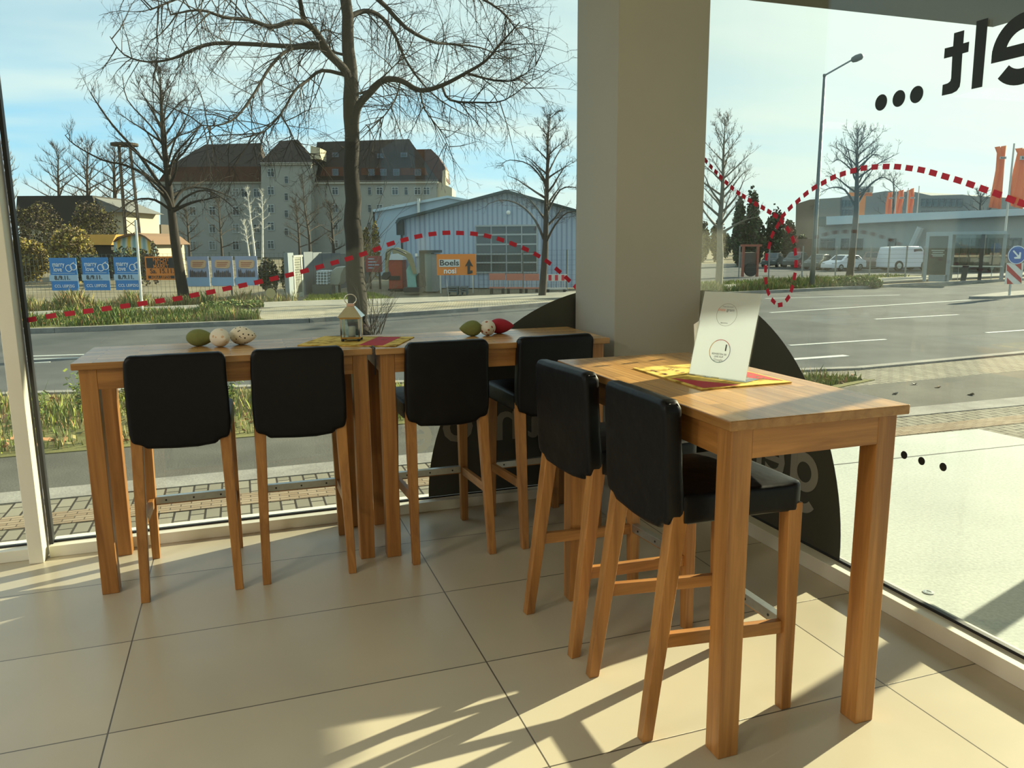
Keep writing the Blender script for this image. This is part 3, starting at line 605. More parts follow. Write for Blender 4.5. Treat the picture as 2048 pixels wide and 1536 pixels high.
def brick_mat(name, c1, c2, mortar, bw, bh, rot=0, off=.5, ms=.006):
    m, nt, b = principled(name, c1, .9, spec=.1); g = N(nt, 'ShaderNodeNewGeometry'); mp_ = N(nt, 'ShaderNodeMapping', inp={'Rotation': (0, 0, rot), 'Location': (50, 50, 0)})
    nt.links.new(g.outputs['Position'], mp_.inputs[0])
    bt = N(nt, 'ShaderNodeTexBrick', offset=off, inp={'Scale': 1.0, 'Mortar Size': ms, 'Brick Width': bw, 'Row Height': bh, 'Color1': (*c1, 1), 'Color2': (*c2, 1), 'Mortar': (*mortar, 1)})
    nt.links.new(mp_.outputs[0], bt.inputs['Vector']); n = N(nt, 'ShaderNodeTexNoise', inp={'Scale': 1.6, 'Detail': 6}); nt.links.new(g.outputs['Position'], n.inputs['Vector'])
    nt.links.new(mixc(nt, 1.0, bt.outputs[0], mixc(nt, n.outputs[0], (.7, .7, .68), (1.25, 1.22, 1.15)), 'MULTIPLY'), b.inputs['Base Color'])
    bp = N(nt, 'ShaderNodeBump', invert=True, inp={'Strength': .8, 'Distance': .012}); nt.links.new(bt.outputs['Fac'], bp.inputs['Height']); nt.links.new(bp.outputs[0], b.inputs['Normal'])
    return m
asphalt = ground_mat('worn_asphalt', (.062, .068, .072), (.098, .104, .106), .7, .95); path_m = ground_mat('path_asphalt', (.075, .074, .068), (.11, .106, .095), 1.2)
dirt = ground_mat('dry_ground', (.14, .12, .08), (.22, .195, .14), .35); verge = ground_mat('verge_soil', (.10, .10, .04), (.20, .19, .08), 1.5)
concrete = ground_mat('pale_concrete', (.40, .43, .42), (.46, .49, .48), 1.1, .8, .1); kerb_m = ground_mat('kerb_stone', (.20, .19, .18), (.28, .27, .25), 3)
slab_m = brick_mat('grey_pavers', (.18, .17, .14), (.245, .23, .195), (.035, .03, .028), .21, .105, pi/2, .5, .008); brick_m = brick_mat('small_red_pavers', (.23, .17, .12), (.30, .24, .18), (.08, .065, .05), .14, .05, 0, .5, .004)
cobble = brick_mat('light_cobbles', (.32, .295, .235), (.39, .365, .30), (.15, .135, .11), .16, .10, .3, .5, .01); farpath = ground_mat('far_footpath', (.21, .205, .18), (.28, .27, .235), .8)
flatpoly('ground', [(-150, 4.0), (260, -60), (260, 260), (-150, 260)], GZ-.05, dirt, .2)
flatpoly('ground', [(-150, -150), (260, -150), (260, -60), (-150, 4.0)], GZ-.055, dirt, .2)
flatpoly('sidewalk', [(-14, 4.2), (30, 4.2), (30, 5.0), (12, 6.35), (6, 6.45), (-14, 6.75)], GZ+.0, slab_m, .08)
flatpoly('sidewalk', [(-14, 6.40), (-14, 6.12), (30, 5.4), (30, 5.68)], GZ+.006, brick_m, .03)
flatpoly('sidewalk', [(-14, 6.95), (6, 6.78), (12, 6.75), (40, 7.3), (40, 9.0), (12, 8.25), (7, 8.05), (-14, 8.05)], GZ+.004, path_m, .08)
flatpoly('sidewalk', [(-14, 6.7), (6, 6.45), (12, 6.35), (40, 6.6), (40, 7.3), (12, 6.75), (6, 6.78), (-14, 6.97)], GZ+.008, kerb_m, .06)
flatpoly('sidewalk', [(6.8, 8.05), (12, 8.25), (40, 9.0), (40, 12.2), (12.3, 9.4), (8.7, 9.15), (7.6, 9.35)], GZ+.0, slab_m, .06)
flatpoly('verge', [(-14, 8.05), (7.3, 8.05), (8.2, 8.35), (6.5, 9.45), (-2.4, 11.35), (-14, 13.4)], GZ+.012, verge, .08)
NEARK = [(-14, 13.6), (-2.4, 11.5), (6.5, 9.6), (8.7, 9.2), (12.3, 9.45), (40, 12.3)]
FARK = [(40, 28.0), (34.9, 27.0), (27, 25.8), (18, 24.4), (12, 23.6), (6.4, 21.5), (1.6, 20.1), (-4, 20.1), (-14, 21.5), (-40, 26)]
flatpoly('road', NEARK+FARK+[(-40, 18)], GZ-.02, asphalt, .1)
def strip(name, pts, w, z, mat, h):
    mb = MB()
    for a, b in zip(pts, pts[1:]):
        a, b = Vector((*a, z)), Vector((*b, z)); n_ = (b-a).normalized().cross(Vector((0, 0, 1)))*w/2
        mb.add([a-n_, b-n_, b+n_, a+n_, a-n_+Vector((0,0,h)), b-n_+Vector((0,0,h)), b+n_+Vector((0,0,h)), a+n_+Vector((0,0,h))], [(3,2,1,0),(4,5,6,7),(0,1,5,4),(1,2,6,5),(2,3,7,6),(3,0,4,7)])
    o = mb.build(name, mat); o['kind'] = 'structure'; return o
strip('kerb', FARK, .16, GZ-.04, kerb_m, .13); strip('kerb', NEARK, .16, GZ-.04, kerb_m, .07)
lane = flat('road_paint', (.42, .44, .42), .7, var=.1, scale=5)
def pxline(pts, w=.1):
    strip('road_marking', [tuple(gp(a, b).xy) for a, b in pts], w, GZ-.02, lane, .006)
pxline([(20, 712), (140, 708), (330, 702)], .10); pxline([(20, 718), (160, 713.5), (330, 707)], .10); pxline([(20, 726), (100, 722)], .09)
pxline([(1540, 624), (1700, 614), (1941, 599)], .11); pxline([(1750, 637), (1917, 628)], .11); pxline([(1579, 689), (1772, 677)], .10); pxline([(1565, 718), (1693, 709)], .16); pxline([(1530, 596), (1800, 589)], .1); pxline([(1972, 664), (2060, 658)], .1)
flatpoly('far_sidewalk', [(-40, 30), (-40, 27), (-5, 23.3), (-1, 24.0), (1.2, 24.6), (4.8, 24.5), (11, 24.6), (18, 26.2), (34, 29.2), (60, 34), (60, 37), (34, 31.5), (18, 28.6), (7, 26.8), (1.7, 27.0), (-5.7, 25.9)], GZ+.06, farpath, .08)
flatpoly('far_sidewalk', [(.6, 20.4), (6.2, 21.7), (10.4, 23.4), (9, 24.5), (4.8, 24.4), (1.0, 24.5), (-.2, 23.5)], GZ+.055, cobble, .08)
flatpoly('verge', [(-40, 26.4), (-14, 21.7), (-4, 20.3), (.6, 20.4), (-.2, 23.5), (.2, 24.2), (-5, 23.3), (-40, 27)], GZ+.062, verge, .08)
flatpoly('verge', [(10.6, 23.5), (18, 24.6), (24.3, 25.5), (25, 27.2), (18, 26.2), (11, 24.6)], GZ+.062, verge, .08)
flatpoly('verge', [(18, 28.6), (34, 31.5), (33, 33.0), (18, 30.4)], GZ+.05, verge, .08)
flatpoly('car_park', [(16, 31), (60, 37), (75, 60), (16, 60)], GZ-.03, asphalt, .05)
# terrace
P = [tuple(gp(a, b, -.1).xy) for a, b in ((1957, 858), (2200, 952))]
flatpoly('terrace', [(2.47, -6), (2.47, 4.0), (4.27, 4.75), tuple(gp(1957, 858, -.1).xy), (5.9, 3.1), (9.5, 1.2), (9.5, -6)], -.10, concrete, .5)
e1 = gp(1600, 937, -.1); e2 = gp(2100, 884, -.1); strip('terrace_joint', [tuple(e1.xy), tuple(e2.xy)], .012, -.10, black_rubber, .0015)
struct('terrace_canopy', MB().prism([(2.46, -6), (7.0, -6), (7.0, 6.0), (2.95, 6.0), (2.95, 4.1), (2.46, 4.1)], (0, 0, 3.455), (1, 0, 0), (0, 1, 0), (0, 0, .3)), flat('dark_canopy_soffit', (.11, .105, .075), .8, var=.05))
struct('terrace_column', MB().box((5.05, 2.84, -.1), (5.17, 2.96, 3.455)), flat('grey_column_paint', (.3, .3, .28), .6))
struct('shade_blocker', MB().box((6.8, 4.47, 2.76), (6.9, 5.10, 3.455)).box((6.8, 4.14, 2.76), (6.9, 4.47, 3.14)), flat('dark_canopy_soffit', (.11, .105, .075)))  # stepped block added out of view to keep sun off the left floor
p = gp(1857, 1185, -.1); tag(MB().lathe([(.022, 0), (.024, .003), (.012, .004), (.01, .002)], (p.x, p.y, -.1), n=24).build('drain_cap', steel), 'small round metal cap set in the pale terrace concrete', 'drain cap')

# ---------------------------------------------------------------- plants
GREEN = [flat('grass_green', (.095, .15, .02), .8, var=.3, scale=30), flat('grass_lime', (.22, .26, .03), .8, var=.3, scale=30), flat('grass_dry', (.27, .23, .09), .85, var=.25, scale=30), flat('leaf_litter', (.32, .16, .075), .85, var=.35, scale=30), flat('grass_deep', (.06, .11, .02), .8, var=.3, scale=30)]
bark_d = flat('dark_bark', (.018, .013, .009), .95, var=.5, scale=12, bump=.9); bark_m = flat('grey_brown_bark', (.055, .043, .032), .95, var=.4, scale=10, bump=.6)
bark_p = flat('pale_bark', (.16, .15, .125), .9, var=.3, scale=10); birch = flat('birch_bark', (.62, .6, .54), .8, var=.35, scale=6)
def inpoly(x, y, P):
    c = False; j = len(P)-1
    for i in range(len(P)):
        if (P[i][1] > y) != (P[j][1] > y) and x < (P[j][0]-P[i][0])*(y-P[i][1])/(P[j][1]-P[i][1])+P[i][0]: c = not c
        j = i
    return c
def scatter(name, P, n, h, w, z, label, mix=(3, 3, 2, 1, 1), litter=0, seed=1, clump=0, dens=None):
    rd = random.Random(seed); mb = MB(); xs = [p[0] for p in P]; ys = [p[1] for p in P]; cum = [i for i, k in enumerate(mix) for _ in range(k)]; k = 0
    while k < n:
        x = rd.uniform(min(xs), max(xs)); y = rd.uniform(min(ys), max(ys))
        if not inpoly(x, y, P): continue
        q = noise.noise(Vector((x*1.1, y*1.1, seed)))
        if clump and q < rd.uniform(-.5, .2): continue
        k += 1; a = rd.uniform(0, 2*pi); hh = h*rd.uniform(.35, 1)*(1+clump*max(0, q)*2); le = rd.uniform(-.5, .5)*hh; b = a+pi/2
        ww = w*rd.uniform(.6, 1.4); dx, dy = cos(a)*ww/2, sin(a)*ww/2; mb.cur = rd.choice(cum)
        mb.add([(x-dx, y-dy, z-.01), (x+dx, y+dy, z-.01), (x+dx*.5+cos(b)*le*.4, y+dy*.5+sin(b)*le*.4, z+hh*.6), (x+cos(b)*le, y+sin(b)*le, z+hh)], [(0, 1, 2), (0, 2, 3)])
    for _ in range(litter):
        x = rd.uniform(min(xs), max(xs)); y = rd.uniform(min(ys), max(ys))
        if not inpoly(x, y, P): continue
        mb.cur = rd.choice((2, 3, 3)); s_ = w*1.6; mb.obox((x, y, z+rd.uniform(.01, h*.45)), s_*2, s_*1.6, .002, rd.uniform(0, 6), rd.uniform(-.7, .7), rd.uniform(-.7, .7))
    o = mb.build(name, GREEN); o['kind'] = 'stuff'; o['label'] = label; o['category'] = 'grass'; return o
scatter('grass', [(-9, 8.2), (7.1, 8.15), (8.0, 8.45), (6.4, 9.2), (-2.4, 11.1), (-9, 12.3)], 15000, .15, .016, GZ+.01, 'sunlit grass with fallen leaves on the strip outside the windows', (4, 6, 4, 2, 2), 2600, 3, .8)
scatter('grass', [(-14, 21.9), (-4, 20.5), (.5, 20.6), (-.3, 23.3), (-5, 23.1), (-14, 24.2)], 24000, .20, .016, GZ+.06, 'rough green and dry grass on the far verge at the left', (5, 2, 2, 1, 5), 500, 4, 1.0)
scatter('grass', [(-14, 26.4), (-5.7, 26.1), (1.7, 27.2), (1.9, 27.9), (-14, 28.6)], 9000, .34, .018, GZ, 'dry weeds along the foot of the banner fence', (1, 0, 6, 1, 2), 0, 5, 1.0)
scatter('grass', [(10.8, 23.8), (18, 24.8), (24.0, 25.6), (24.6, 26.9), (18, 26.0), (11, 24.5)], 12000, .30, .02, GZ+.06, 'tall mixed grass around the street lamp on the far verge', (4, 2, 5, 1, 4), 100, 6, 1.0)
scatter('grass', [(2.0, 27.3), (5.2, 27.4), (5.0, 31.5), (2.6, 31.5)], 3200, .12, .03, GZ-.03, 'bright green lawn patch behind the open gate', (2, 8, 1, 0, 0), 0, 8)
scatter('grass', [(18.5, 28.9), (33, 31.6), (32.5, 32.8), (18.5, 30.2)], 2500, .18, .04, GZ+.05, 'sunlit grass edge in front of the car park', (3, 4, 2, 0, 1), 0, 9)
scatter('grass', [(4.4, 8.2), (7.2, 8.15), (8.1, 8.42), (7.2, 8.9), (6.2, 9.35), (4.4, 9.6)], 9000, .09, .018, GZ+.01, 'bright grass tip with orange leaves behind the foreground table corner', (4, 6, 1, 2, 1), 900, 14)
def weed(mb, x, y, z, h, rd, spread=.35, n=9):
    for _ in range(n):
        a = rd.uniform(0, 2*pi); L = h*rd.uniform(.5, 1); tip = Vector((x+cos(a)*spread*h*rd.random(), y+sin(a)*spread*h*rd.random(), z+L)); mid = (Vector((x, y, z))*.5+tip*.5)+Vector((0, 0, h*.1))
        mb.cur = 4; mb.tube([(x, y, z), mid, tip], [.004, .003, .001], 3, False)
        for k in range(9):
            u = rd.uniform(.2, 1); q = Vector((x, y, z)).lerp(tip, u); mb.cur = rd.choice((0, 1, 1, 4)); mb.obox(q+Vector((rd.uniform(-.03, .03), rd.uniform(-.03, .03), 0)), .055, .022, .001, rd.uniform(0, 6), rd.uniform(-.8, .8), rd.uniform(-.8, .8))
rd = random.Random(12)
for i, (x, y, h) in enumerate(((-2.15, 9.4, .62), (-1.75, 9.7, .7), (-1.25, 9.5, .5), (-.15, 9.6, .6), (.25, 9.9, .45), (-2.9, 9.5, .5), (-.7, 9.3, .4), (1.55, 9.2, .35))):
    mb = MB(); weed(mb, x, y, GZ, h, rd); o = mb.build('weed', GREEN)
    tag(o, ['tall leafy green weed left of the mullion on the near grass strip', 'tall leafy green weed right of the mullion on the near grass strip', 'leafy weed between the mullion and the left table leg', 'leafy green weed seen between the two left stools', 'small leafy weed behind the second stool', 'leafy weed at the left picture edge', 'low leafy weed behind the first stool', 'low leafy weed behind the table joint'][i], 'weed', 'weeds on the near grass strip')
# sprout: grows one twig with side twigs
def grow(mb, p, d, L, r, rd, lev, droop=0.0, jit=.22, nseg=5, kids=5, ang=.75, up=0.0, n=3, kl=.5):
    pts = [p.copy()]; rs = [r]; q = p.copy(); d = d.normalized(); dirs = []
    for i in range(nseg):
        d = (d+Vector((rd.uniform(-jit, jit), rd.uniform(-jit, jit), rd.uniform(-jit, jit)+up-droop*(i/nseg)))).normalized(); q = q+d*L/nseg
        pts.append(q.copy()); rs.append(r*(1-.75*(i+1)/nseg)); dirs.append(d.copy())
    mb.tube(pts, rs, n if r < .02 else 5, False)
    if lev > 0:
        for k in range(kids):
            u = rd.uniform(.15, 1.0)*nseg; i = min(int(u), nseg-1); b = pts[i].lerp(pts[i+1], u-i); dd = dirs[i]
            ax = dd.orthogonal(); ax.rotate(Matrix.Rotation(rd.uniform(0, 2*pi), 3, dd)); nd = (dd*cos(ang)+ax.normalized()*sin(ang)*rd.uniform(.7, 1.2))
            grow(mb, b, nd, L*kl*rd.uniform(.6, 1.2)*(1-.35*u/nseg), max(rs[i]*.55, .0035), rd, lev-1, droop, jit, max(3, nseg-1), kids, ang, up, 3, kl)
def limb(mb, pts, r0, r1, n=7):
    k = len(pts)-1; mb.tube(pts, [r0+(r1-r0)*i/k for i in range(k+1)], n)
def smooth_pts(P, m=3):
    out = []
    for i in range(len(P)-1):
        a, b, c, d = P[max(i-1, 0)], P[i], P[i+1], P[min(i+2, len(P)-1)]
        for k in range(m):
            t = k/m; out.append(.5*((2*b)+(c-a)*t+(2*a-5*b+4*c-d)*t*t+(3*b-a-3*c+d)*t**3))
    out.append(P[-1]); return out
# -- the big street tree
Yt = 16.85
def tp(px, py, off=0): return yp(px, py, Yt+off)
bt = thing('street_tree', 'large bare dark tree with drooping branches right behind the table joint', 'tree', tp(718, 670))
tr = [tp(*q) for q in ((722, 676), (716, 640), (712, 560), (707, 470), (705, 400), (703, 300), (702, 200), (698, 100), (691, 0), (684, -90), (678, -190), (676, -290))]
tk = MB(); K = smooth_pts(tr, 3); RR = [.245, .215, .20, .185, .165, .15, .15, .125, .11, .10, .085, .06]
rr = [];  [rr.append(RR[min(i//3, 10)]*(1-(i % 3)/3)+RR[min(i//3+1, 11)]*((i % 3)/3)) for i in range(len(K))]
kk = []; 
for i, q in enumerate(K): kk.append(q+Vector((.02*sin(i*1.7), .02*cos(i*2.3), 0)))
tk.tube(kk, rr, 12)
LIMBS = [([(700,160),(688,137),(659,107),(635,68),(610,46),(581,44),(542,54),(500,40),(450,35),(400,20),(340,30)], .085, .012, -2.2),
 ([(610,46),(605,29),(600,0),(590,-60),(560,-110)], .06, .02, -.8), ([(700,170),(688,141),(654,107),(630,88),(590,93),(512,89),(429,87),(385,100),(346,117),(298,124),(249,110),(220,73)], .075, .008, 1.8),
 ([(708,290),(710,239),(718,210),(742,183),(766,161),(801,161),(840,181),(884,171),(932,146),(971,122),(1001,88),(1040,44)], .095, .012, -1.5),
 ([(698,40),(708,29),(737,22),(766,37),(791,73),(810,117),(840,161),(880,200),(940,235)], .06, .008, 1.5), ([(694,-20),(752,-5),(810,54),(864,83),(898,88),(960,95),(1020,120)], .06, .008, 2.6),
 ([(690,150),(644,141),(615,161),(590,181),(561,229),(527,264),(490,275)], .04, .007, -1.6), ([(640,95),(581,98),(542,132),(512,181),(473,234),(434,251),(400,250)], .04, .007, -2.8),
 ([(704,190),(735,182),(745,170),(770,150),(800,120)], .03, .008, -1.0), ([(690,110),(660,100),(640,70),(655,60),(690,88)], .03, .008, .6),
 ([(884,171),(900,200),(960,205),(1010,200),(1065,160)], .03, .006, -2.0), ([(932,146),(985,160),(1030,160),(1072,130)], .03, .006, -.6),
 ([(688,-50),(620,-90),(540,-60),(470,-20),(380,-10),(300,20)], .07, .01, -2.5), ([(686,-70),(760,-110),(850,-60),(930,-20),(1000,20),(1040,70)], .07, .01, 2.0),
 ([(684,-100),(640,-190),(560,-210),(470,-160),(330,-90),(270,-40)], .06, .01, 2.5), ([(682,-130),(740,-220),(830,-200),(940,-110),(1020,-50)], .06, .01, -2.5),
 ([(801,161),(790,200),(760,240),(730,250)], .02, .005, -1.2), ([(840,181),(850,220),(880,260),(900,300)], .02, .005, 1.1), ([(561,229),(580,260),(600,300),(640,310)], .015, .005, .8)]
tw = MB(); rd = random.Random(5); nl = 0
for pl, r0, r1, off in LIMBS:
    P = smooth_pts([tp(a, b, off*(i/(len(pl)-1))) for i, (a, b) in enumerate(pl)], 3); limb(tk, P, r0, r1)
    tot = sum((b-a).length for a, b in zip(P, P[1:])); n_ = int(tot*10.5)
    for k in range(n_):
        u = (rd.uniform(.12, 1))*(len(P)-1); i = min(int(u), len(P)-2); b = P[i].lerp(P[i+1], u-i); t = (P[i+1]-P[i]).normalized()
        a = rd.uniform(0, 2*pi); ax = t.orthogonal(); ax.rotate(Matrix.Rotation(a, 3, t)); dn = rd.choice((-.55, -.2, .1, .35))
        grow(tw, b, t*rd.uniform(.3, .9)+ax.normalized()*.8+Vector((0, 0, dn)), rd.uniform(.5, 1.55), rd.uniform(.008, .015), rd, 2, .22 if dn < 0 else .05, .22, 5, 4, .7, 0, 3, .5)
    nl += 1
tk.build('trunk', bark_d, bt, smooth=True); tw.build('branches', bark_d, bt)
sk = MB(); rd = random.Random(9)
for k in range(26):
    b = Vector((2.55+rd.uniform(-.1, .25), Yt-.25+rd.uniform(-.2, .2), GZ)); grow(sk, b, Vector((rd.uniform(-.15, .75), rd.uniform(-.3, .3), 1)), rd.uniform(.6, 1.25), .008, rd, 1, .05, .12, 5, 4, .35)
for k in range(10):
    b = tp(728, rd.uniform(470, 600)); grow(sk, b, Vector((rd.uniform(.2, .9), rd.uniform(-.4, .1), 1)), rd.uniform(.5, 1.4), .012, rd, 1, 0, .12, 6, 4, .4)
sk.build('sucker_shoots', bark_m, bt)
# -- other bare trees
def bare_tree(label, base, leader, crown, mat, r0, seed, nl=26, tw_n=7, lev=1, yoff=2.0, start=.35, arch=.25, twr=.012, tl=.16, up=.12, group=None, cat='tree', name='bare_tree', limbs=()):
    """base: (px, depth); leader: pixel polyline of the stem; crown: half width in px"""
    px, w = base; B = gxy(px, w); pl = VPl(px-50, w, px+50, w); rd = random.Random(seed); sc = w/FPX
    P = [pl.pt(a, b) for a, b in leader]; P[0].z = GZ-.05; P = smooth_pts(P, 4); t = thing(name, label, cat, B, 0, group)
    tk = MB(); tw = MB(); k = len(P)-1; tk.tube(P, [max(r0*(1-i/k)**.8, .012) for i in range(k+1)], 8)
    tot = sum((b-a).length for a, b in zip(P, P[1:])); cw = crown*sc*1.3
    def dress(Q, L, density):
        for _ in range(density):
            u = rd.uniform(.2, 1)*(len(Q)-1); i = min(int(u), len(Q)-2); b = Q[i].lerp(Q[i+1], u-i); t_ = (Q[i+1]-Q[i]).normalized(); ax = t_.orthogonal(); ax.rotate(Matrix.Rotation(rd.uniform(0, 2*pi), 3, t_))
            grow(tw, b, t_*.7+ax.normalized()*.7+Vector((0, 0, .1)), L*rd.uniform(.5, 1.2), twr, rd, lev, 0, .2, 4, 4, .65, up, 3, .55)
    for j in range(nl):
        u = start+(1-start)*(j/nl)*.97; f = u*k; i = min(int(f), k-1); b = P[i].lerp(P[i+1], f-i); a = j*2.399+rd.uniform(-.3, .3)
        h = (u-start)/(1-start); prof = (1-h)**.65*(.55+.45*min(1, h*4+.35)); L = cw*prof*rd.uniform(.75, 1.1)+.1*cw
        d = Vector((cos(a)*CY+sin(a)*SY, -cos(a)*SY+sin(a)*CY, .45+.8*h)).normalized(); Q = [b.copy()]; q = b.copy(); n_ = 7
        for s_ in range(n_):
            d = (d+Vector((rd.uniform(-.14, .14), rd.uniform(-.14, .14), rd.uniform(-.12, .12)+(arch if h < .35 else 0)*(.5-s_/n_)))).normalized(); q = q+d*L/n_; Q.append(q.copy())
        rb = max(r0*(1-u)**.8*.55, .014); tk.tube(Q, [max(rb*(1-.85*s_/n_), .006) for s_ in range(n_+1)], 5, False)
        dress(Q, tl*cw*1.6*(.6+.5*(1-h)), int(tw_n*1.7))
    for pls, ra in limbs:
        off = rd.uniform(-yoff, yoff); Q = smooth_pts([pl.pt(a, b, off*i/(len(pls)-1)) for i, (a, b) in enumerate(pls)], 3); tk.tube(Q, [ra*(1-.85*i/(len(Q)-1)) for i in range(len(Q))], 6, False); dress(Q, tl*cw*2.2, int(tw_n*2.2))
    dress(P[int(k*.55):], tl*cw*2, tw_n*3)
    tk.build('trunk', mat, t, smooth=True); tw.build('branches', mat, t); return t
LA = [([(345,422),(330,385),(290,350),(250,330),(205,320),(150,290),(130,270)], .07), ([(340,400),(300,340),(270,300),(225,250),(190,200),(178,180)], .07), ([(340,380),(335,330),(325,290),(300,250),(255,200),(245,150)], .06),
      ([(345,410),(365,380),(400,375),(440,385),(470,400)], .06), ([(350,418),(370,395),(410,380),(450,400),(480,430)], .05), ([(338,350),(350,310),(385,270),(410,240)], .05), ([(335,330),(350,280),(375,230),(390,190)], .04), ([(347,425),(310,400),(270,400),(235,420),(200,440)], .05), ([(325,280),(330,220),(345,170)], .04)]
bare_tree('bare street tree leaning over the blue banners, left of the pale apartment house', (372, 26.3), [(372, 622), (362, 560), (350, 480), (343, 420), (335, 350), (326, 270), (322, 200), (320, 135)], 105, bark_d, .20, 21, 26, 9, 2, 2.2, .42, .1, .009, .13, limbs=LA)
LB = [([(1091,487),(1070,440),(1040,410),(1005,400),(975,408)], .05), ([(1092,485),(1110,450),(1135,425),(1165,425)], .05), ([(1090,440),(1060,400),(1025,380),(1000,385)], .035), ([(1092,430),(1120,380),(1150,375),(1168,385)], .035), ([(1093,370),(1060,330),(1020,320),(1003,330)], .035), ([(1095,350),(1120,300),(1140,290)], .03)]
bare_tree('bare young street tree in front of the white corrugated hall', (1084, 27.5), [(1084, 606), (1088, 540), (1091, 485), (1093, 400), (1095, 340), (1096, 280), (1100, 228)], 68, bark_m, .15, 22, 22, 7, 2, 1.5, .40, .3, .008, .16, limbs=LB)
bare_tree('tall pale bare tree just right of the pillar, crossed by the dashed arch', (1436, 30), [(1436, 590), (1440, 520), (1440, 450), (1445, 380), (1447, 310), (1450, 240)], 75, bark_p, .16, 23, 26, 6, 2, 2, .35, .25, .009, .15)
bare_tree('bare street tree in front of the low grey building, left of the orange flags', (1697, 33.5), [(1697, 570), (1704, 510), (1712, 430), (1714, 360), (1714, 310), (1715, 270)], 68, bark_d, .17, 24, 22, 7, 2, 1.6, .50, .25, .009, .15, limbs=[([(1712,415),(1690,380),(1665,375),(1640,385)], .06), ([(1713,410),(1740,370),(1770,355),(1800,380)], .06), ([(1714,350),(1680,320),(1665,325)], .04), ([(1714,345),(1745,310),(1765,315)], .04)])
bare_tree('small distant bare tree behind the row of orange flags', (1786, 85), [(1786, 500), (1787, 420), (1788, 350)], 36, bark_m, .2, 25, 16, 5, 1, 2, .35, .1, .018, .16)
bare_tree('distant bare tree right of the office block', (1958, 85), [(1958, 500), (1960, 430), (1962, 385)], 34, bark_d, .25, 26, 16, 6, 1, 2, .3, .1, .02, .18)
for i, (px, top, cw, s_) in enumerate(((178, 288, 62, 31), (120, 300, 55, 32), (232, 300, 55, 33))):
    bare_tree(['many-stemmed bare tree rising behind the dark roofed house, middle one', 'bare tree behind the dark roofed house, left one', 'bare tree behind the dark roofed house, right one by the mast'][i], (px, (95, 109, 84)[i]), [(px, 520), (px-1, 420), (px-4, 350), (px-2, top)], cw, bark_m, .3, s_, 26, 7, 1, 3, .30, .05, .022, .16, .25, 'bare trees behind the dark roofed house')
bare_tree('slender pale poplar at the left picture edge', (14, 60), [(14, 520), (14, 420), (12, 340), (8, 285)], 30, bark_p, .22, 41, 40, 7, 1, 1, .2, 0, .014, .2, .5)
for i, (pxs, m_, r_) in enumerate((([(512, 520), (505, 470), (499, 420), (494, 375)], birch, .11), ([(524, 520), (525, 470), (525, 420), (523, 380)], birch, .11), ([(500, 520), (494, 480), (487, 440)], birch, .09))):
    bare_tree(['thin white birch leaning left in front of the apartment house', 'thin upright white birch in front of the apartment house tower', 'short white birch, leftmost of its three'][i], (pxs[0][0], 70), pxs, 17, m_, r_, 50+i, 14, 5, 1, 1, .4, .1, .012, .2, .1, 'white birches before the apartment house')
for i, (pxs, cw) in enumerate((([(620, 520), (618, 470), (610, 420), (605, 350)], 45), ([(600, 520), (596, 450), (590, 400)], 30), ([(380, 520), (376, 460), (372, 420)], 34), ([(445, 520), (440, 450), (436, 400)], 38), ([(668, 520), (664, 450), (660, 410)], 34))):
    bare_tree(['bare grey tree before the apartment house, just left of the big trunk', 'bare grey tree with a few yellow leaves below the apartment tower', 'bare grey bushy tree right of the leaning street tree', 'bare grey bushy tree before the left wing of the apartment house', 'bare grey tree touching the left side of the big trunk'][i], (pxs[0][0], (62, 71, 62, 72, 54)[i]), pxs, cw, bark_m, .13, 60+i, 18, 6, 1, 1.5, .25, .05, .014, .18, .15, 'bare trees before the apartment house')
def foliage(mb, c, r, n, s_, rd, nm=5):
    for _ in range(n):
        while True:
            v = Vector((rd.uniform(-1, 1), rd.uniform(-1, 1), rd.uniform(-1, 1)))
            if .35 < v.length < 1: break
        k = 1+.25*noise.noise(v*2.2+Vector(c)); q = Vector(c)+Vector((v.x*r[0], v.y*r[1], v.z*r[2]))*k; mb.cur = rd.randrange(nm)
        mb.obox(q, s_*rd.uniform(.6, 1.4), s_*rd.uniform(.5, 1), s_*.08, rd.uniform(0, 6), rd.uniform(-1.3, 1.3), rd.uniform(-1.3, 1.3))
YEL = [flat('leaf_yellow', (.30, .23, .04), .85, var=.3), flat('leaf_olive', (.13, .115, .03), .85, var=.3), flat('leaf_brown', (.12, .08, .04), .85, var=.3)]
OLV = [flat('twig_brown', (.09, .065, .042), .9, var=.3), flat('leaf_olive', (.13, .115, .03)), flat('twig_dark', (.04, .032, .024), .9)]
DKG = [flat('conifer_dark', (.03, .05, .025), .9, var=.3), flat('conifer_green', (.06, .09, .035), .9, var=.3), flat('twig_dark', (.04, .032, .024))]
def bush(name, label, px, w, ptop, hw, mats, n, s_, seed, pbase=None, group=None, cat='bush'):
    rd = random.Random(seed); B = gxy(px, w); top = hz(px, ptop, B); r = hw*w/FPX; mb = MB(); h = top-GZ; nb = max(2, int(r/h*2.2)); U = Vector((CY, -SY, 0))
    for k in range(nb):
        x = (k/(nb-1)-.5)*2*(r*.72) if nb > 1 else 0; hh = h*(.78+.22*rd.random()) if k != nb//2 else h
        foliage(mb, B+U*x+Vector((0, 0, hh*.5)), (max(r*.45, r/nb*1.3), r*.4+.3, hh*.5), n//nb, s_, rd, len(mats))
    o = mb.build(name, mats); return tag(o, label, cat, group)
bush('bush', 'big yellowing bush at the far left behind the blue banners', 95, 42, 455, 65, YEL, 5200, .12, 1)
bush('bush', 'tall olive brown bush in front of the dark roofed house', 135, 62, 400, 75, OLV, 6000, .14, 2)
bush('bush', 'dark low bush under the orange roof', 215, 40, 493, 60, DKG, 1600, .12, 3)
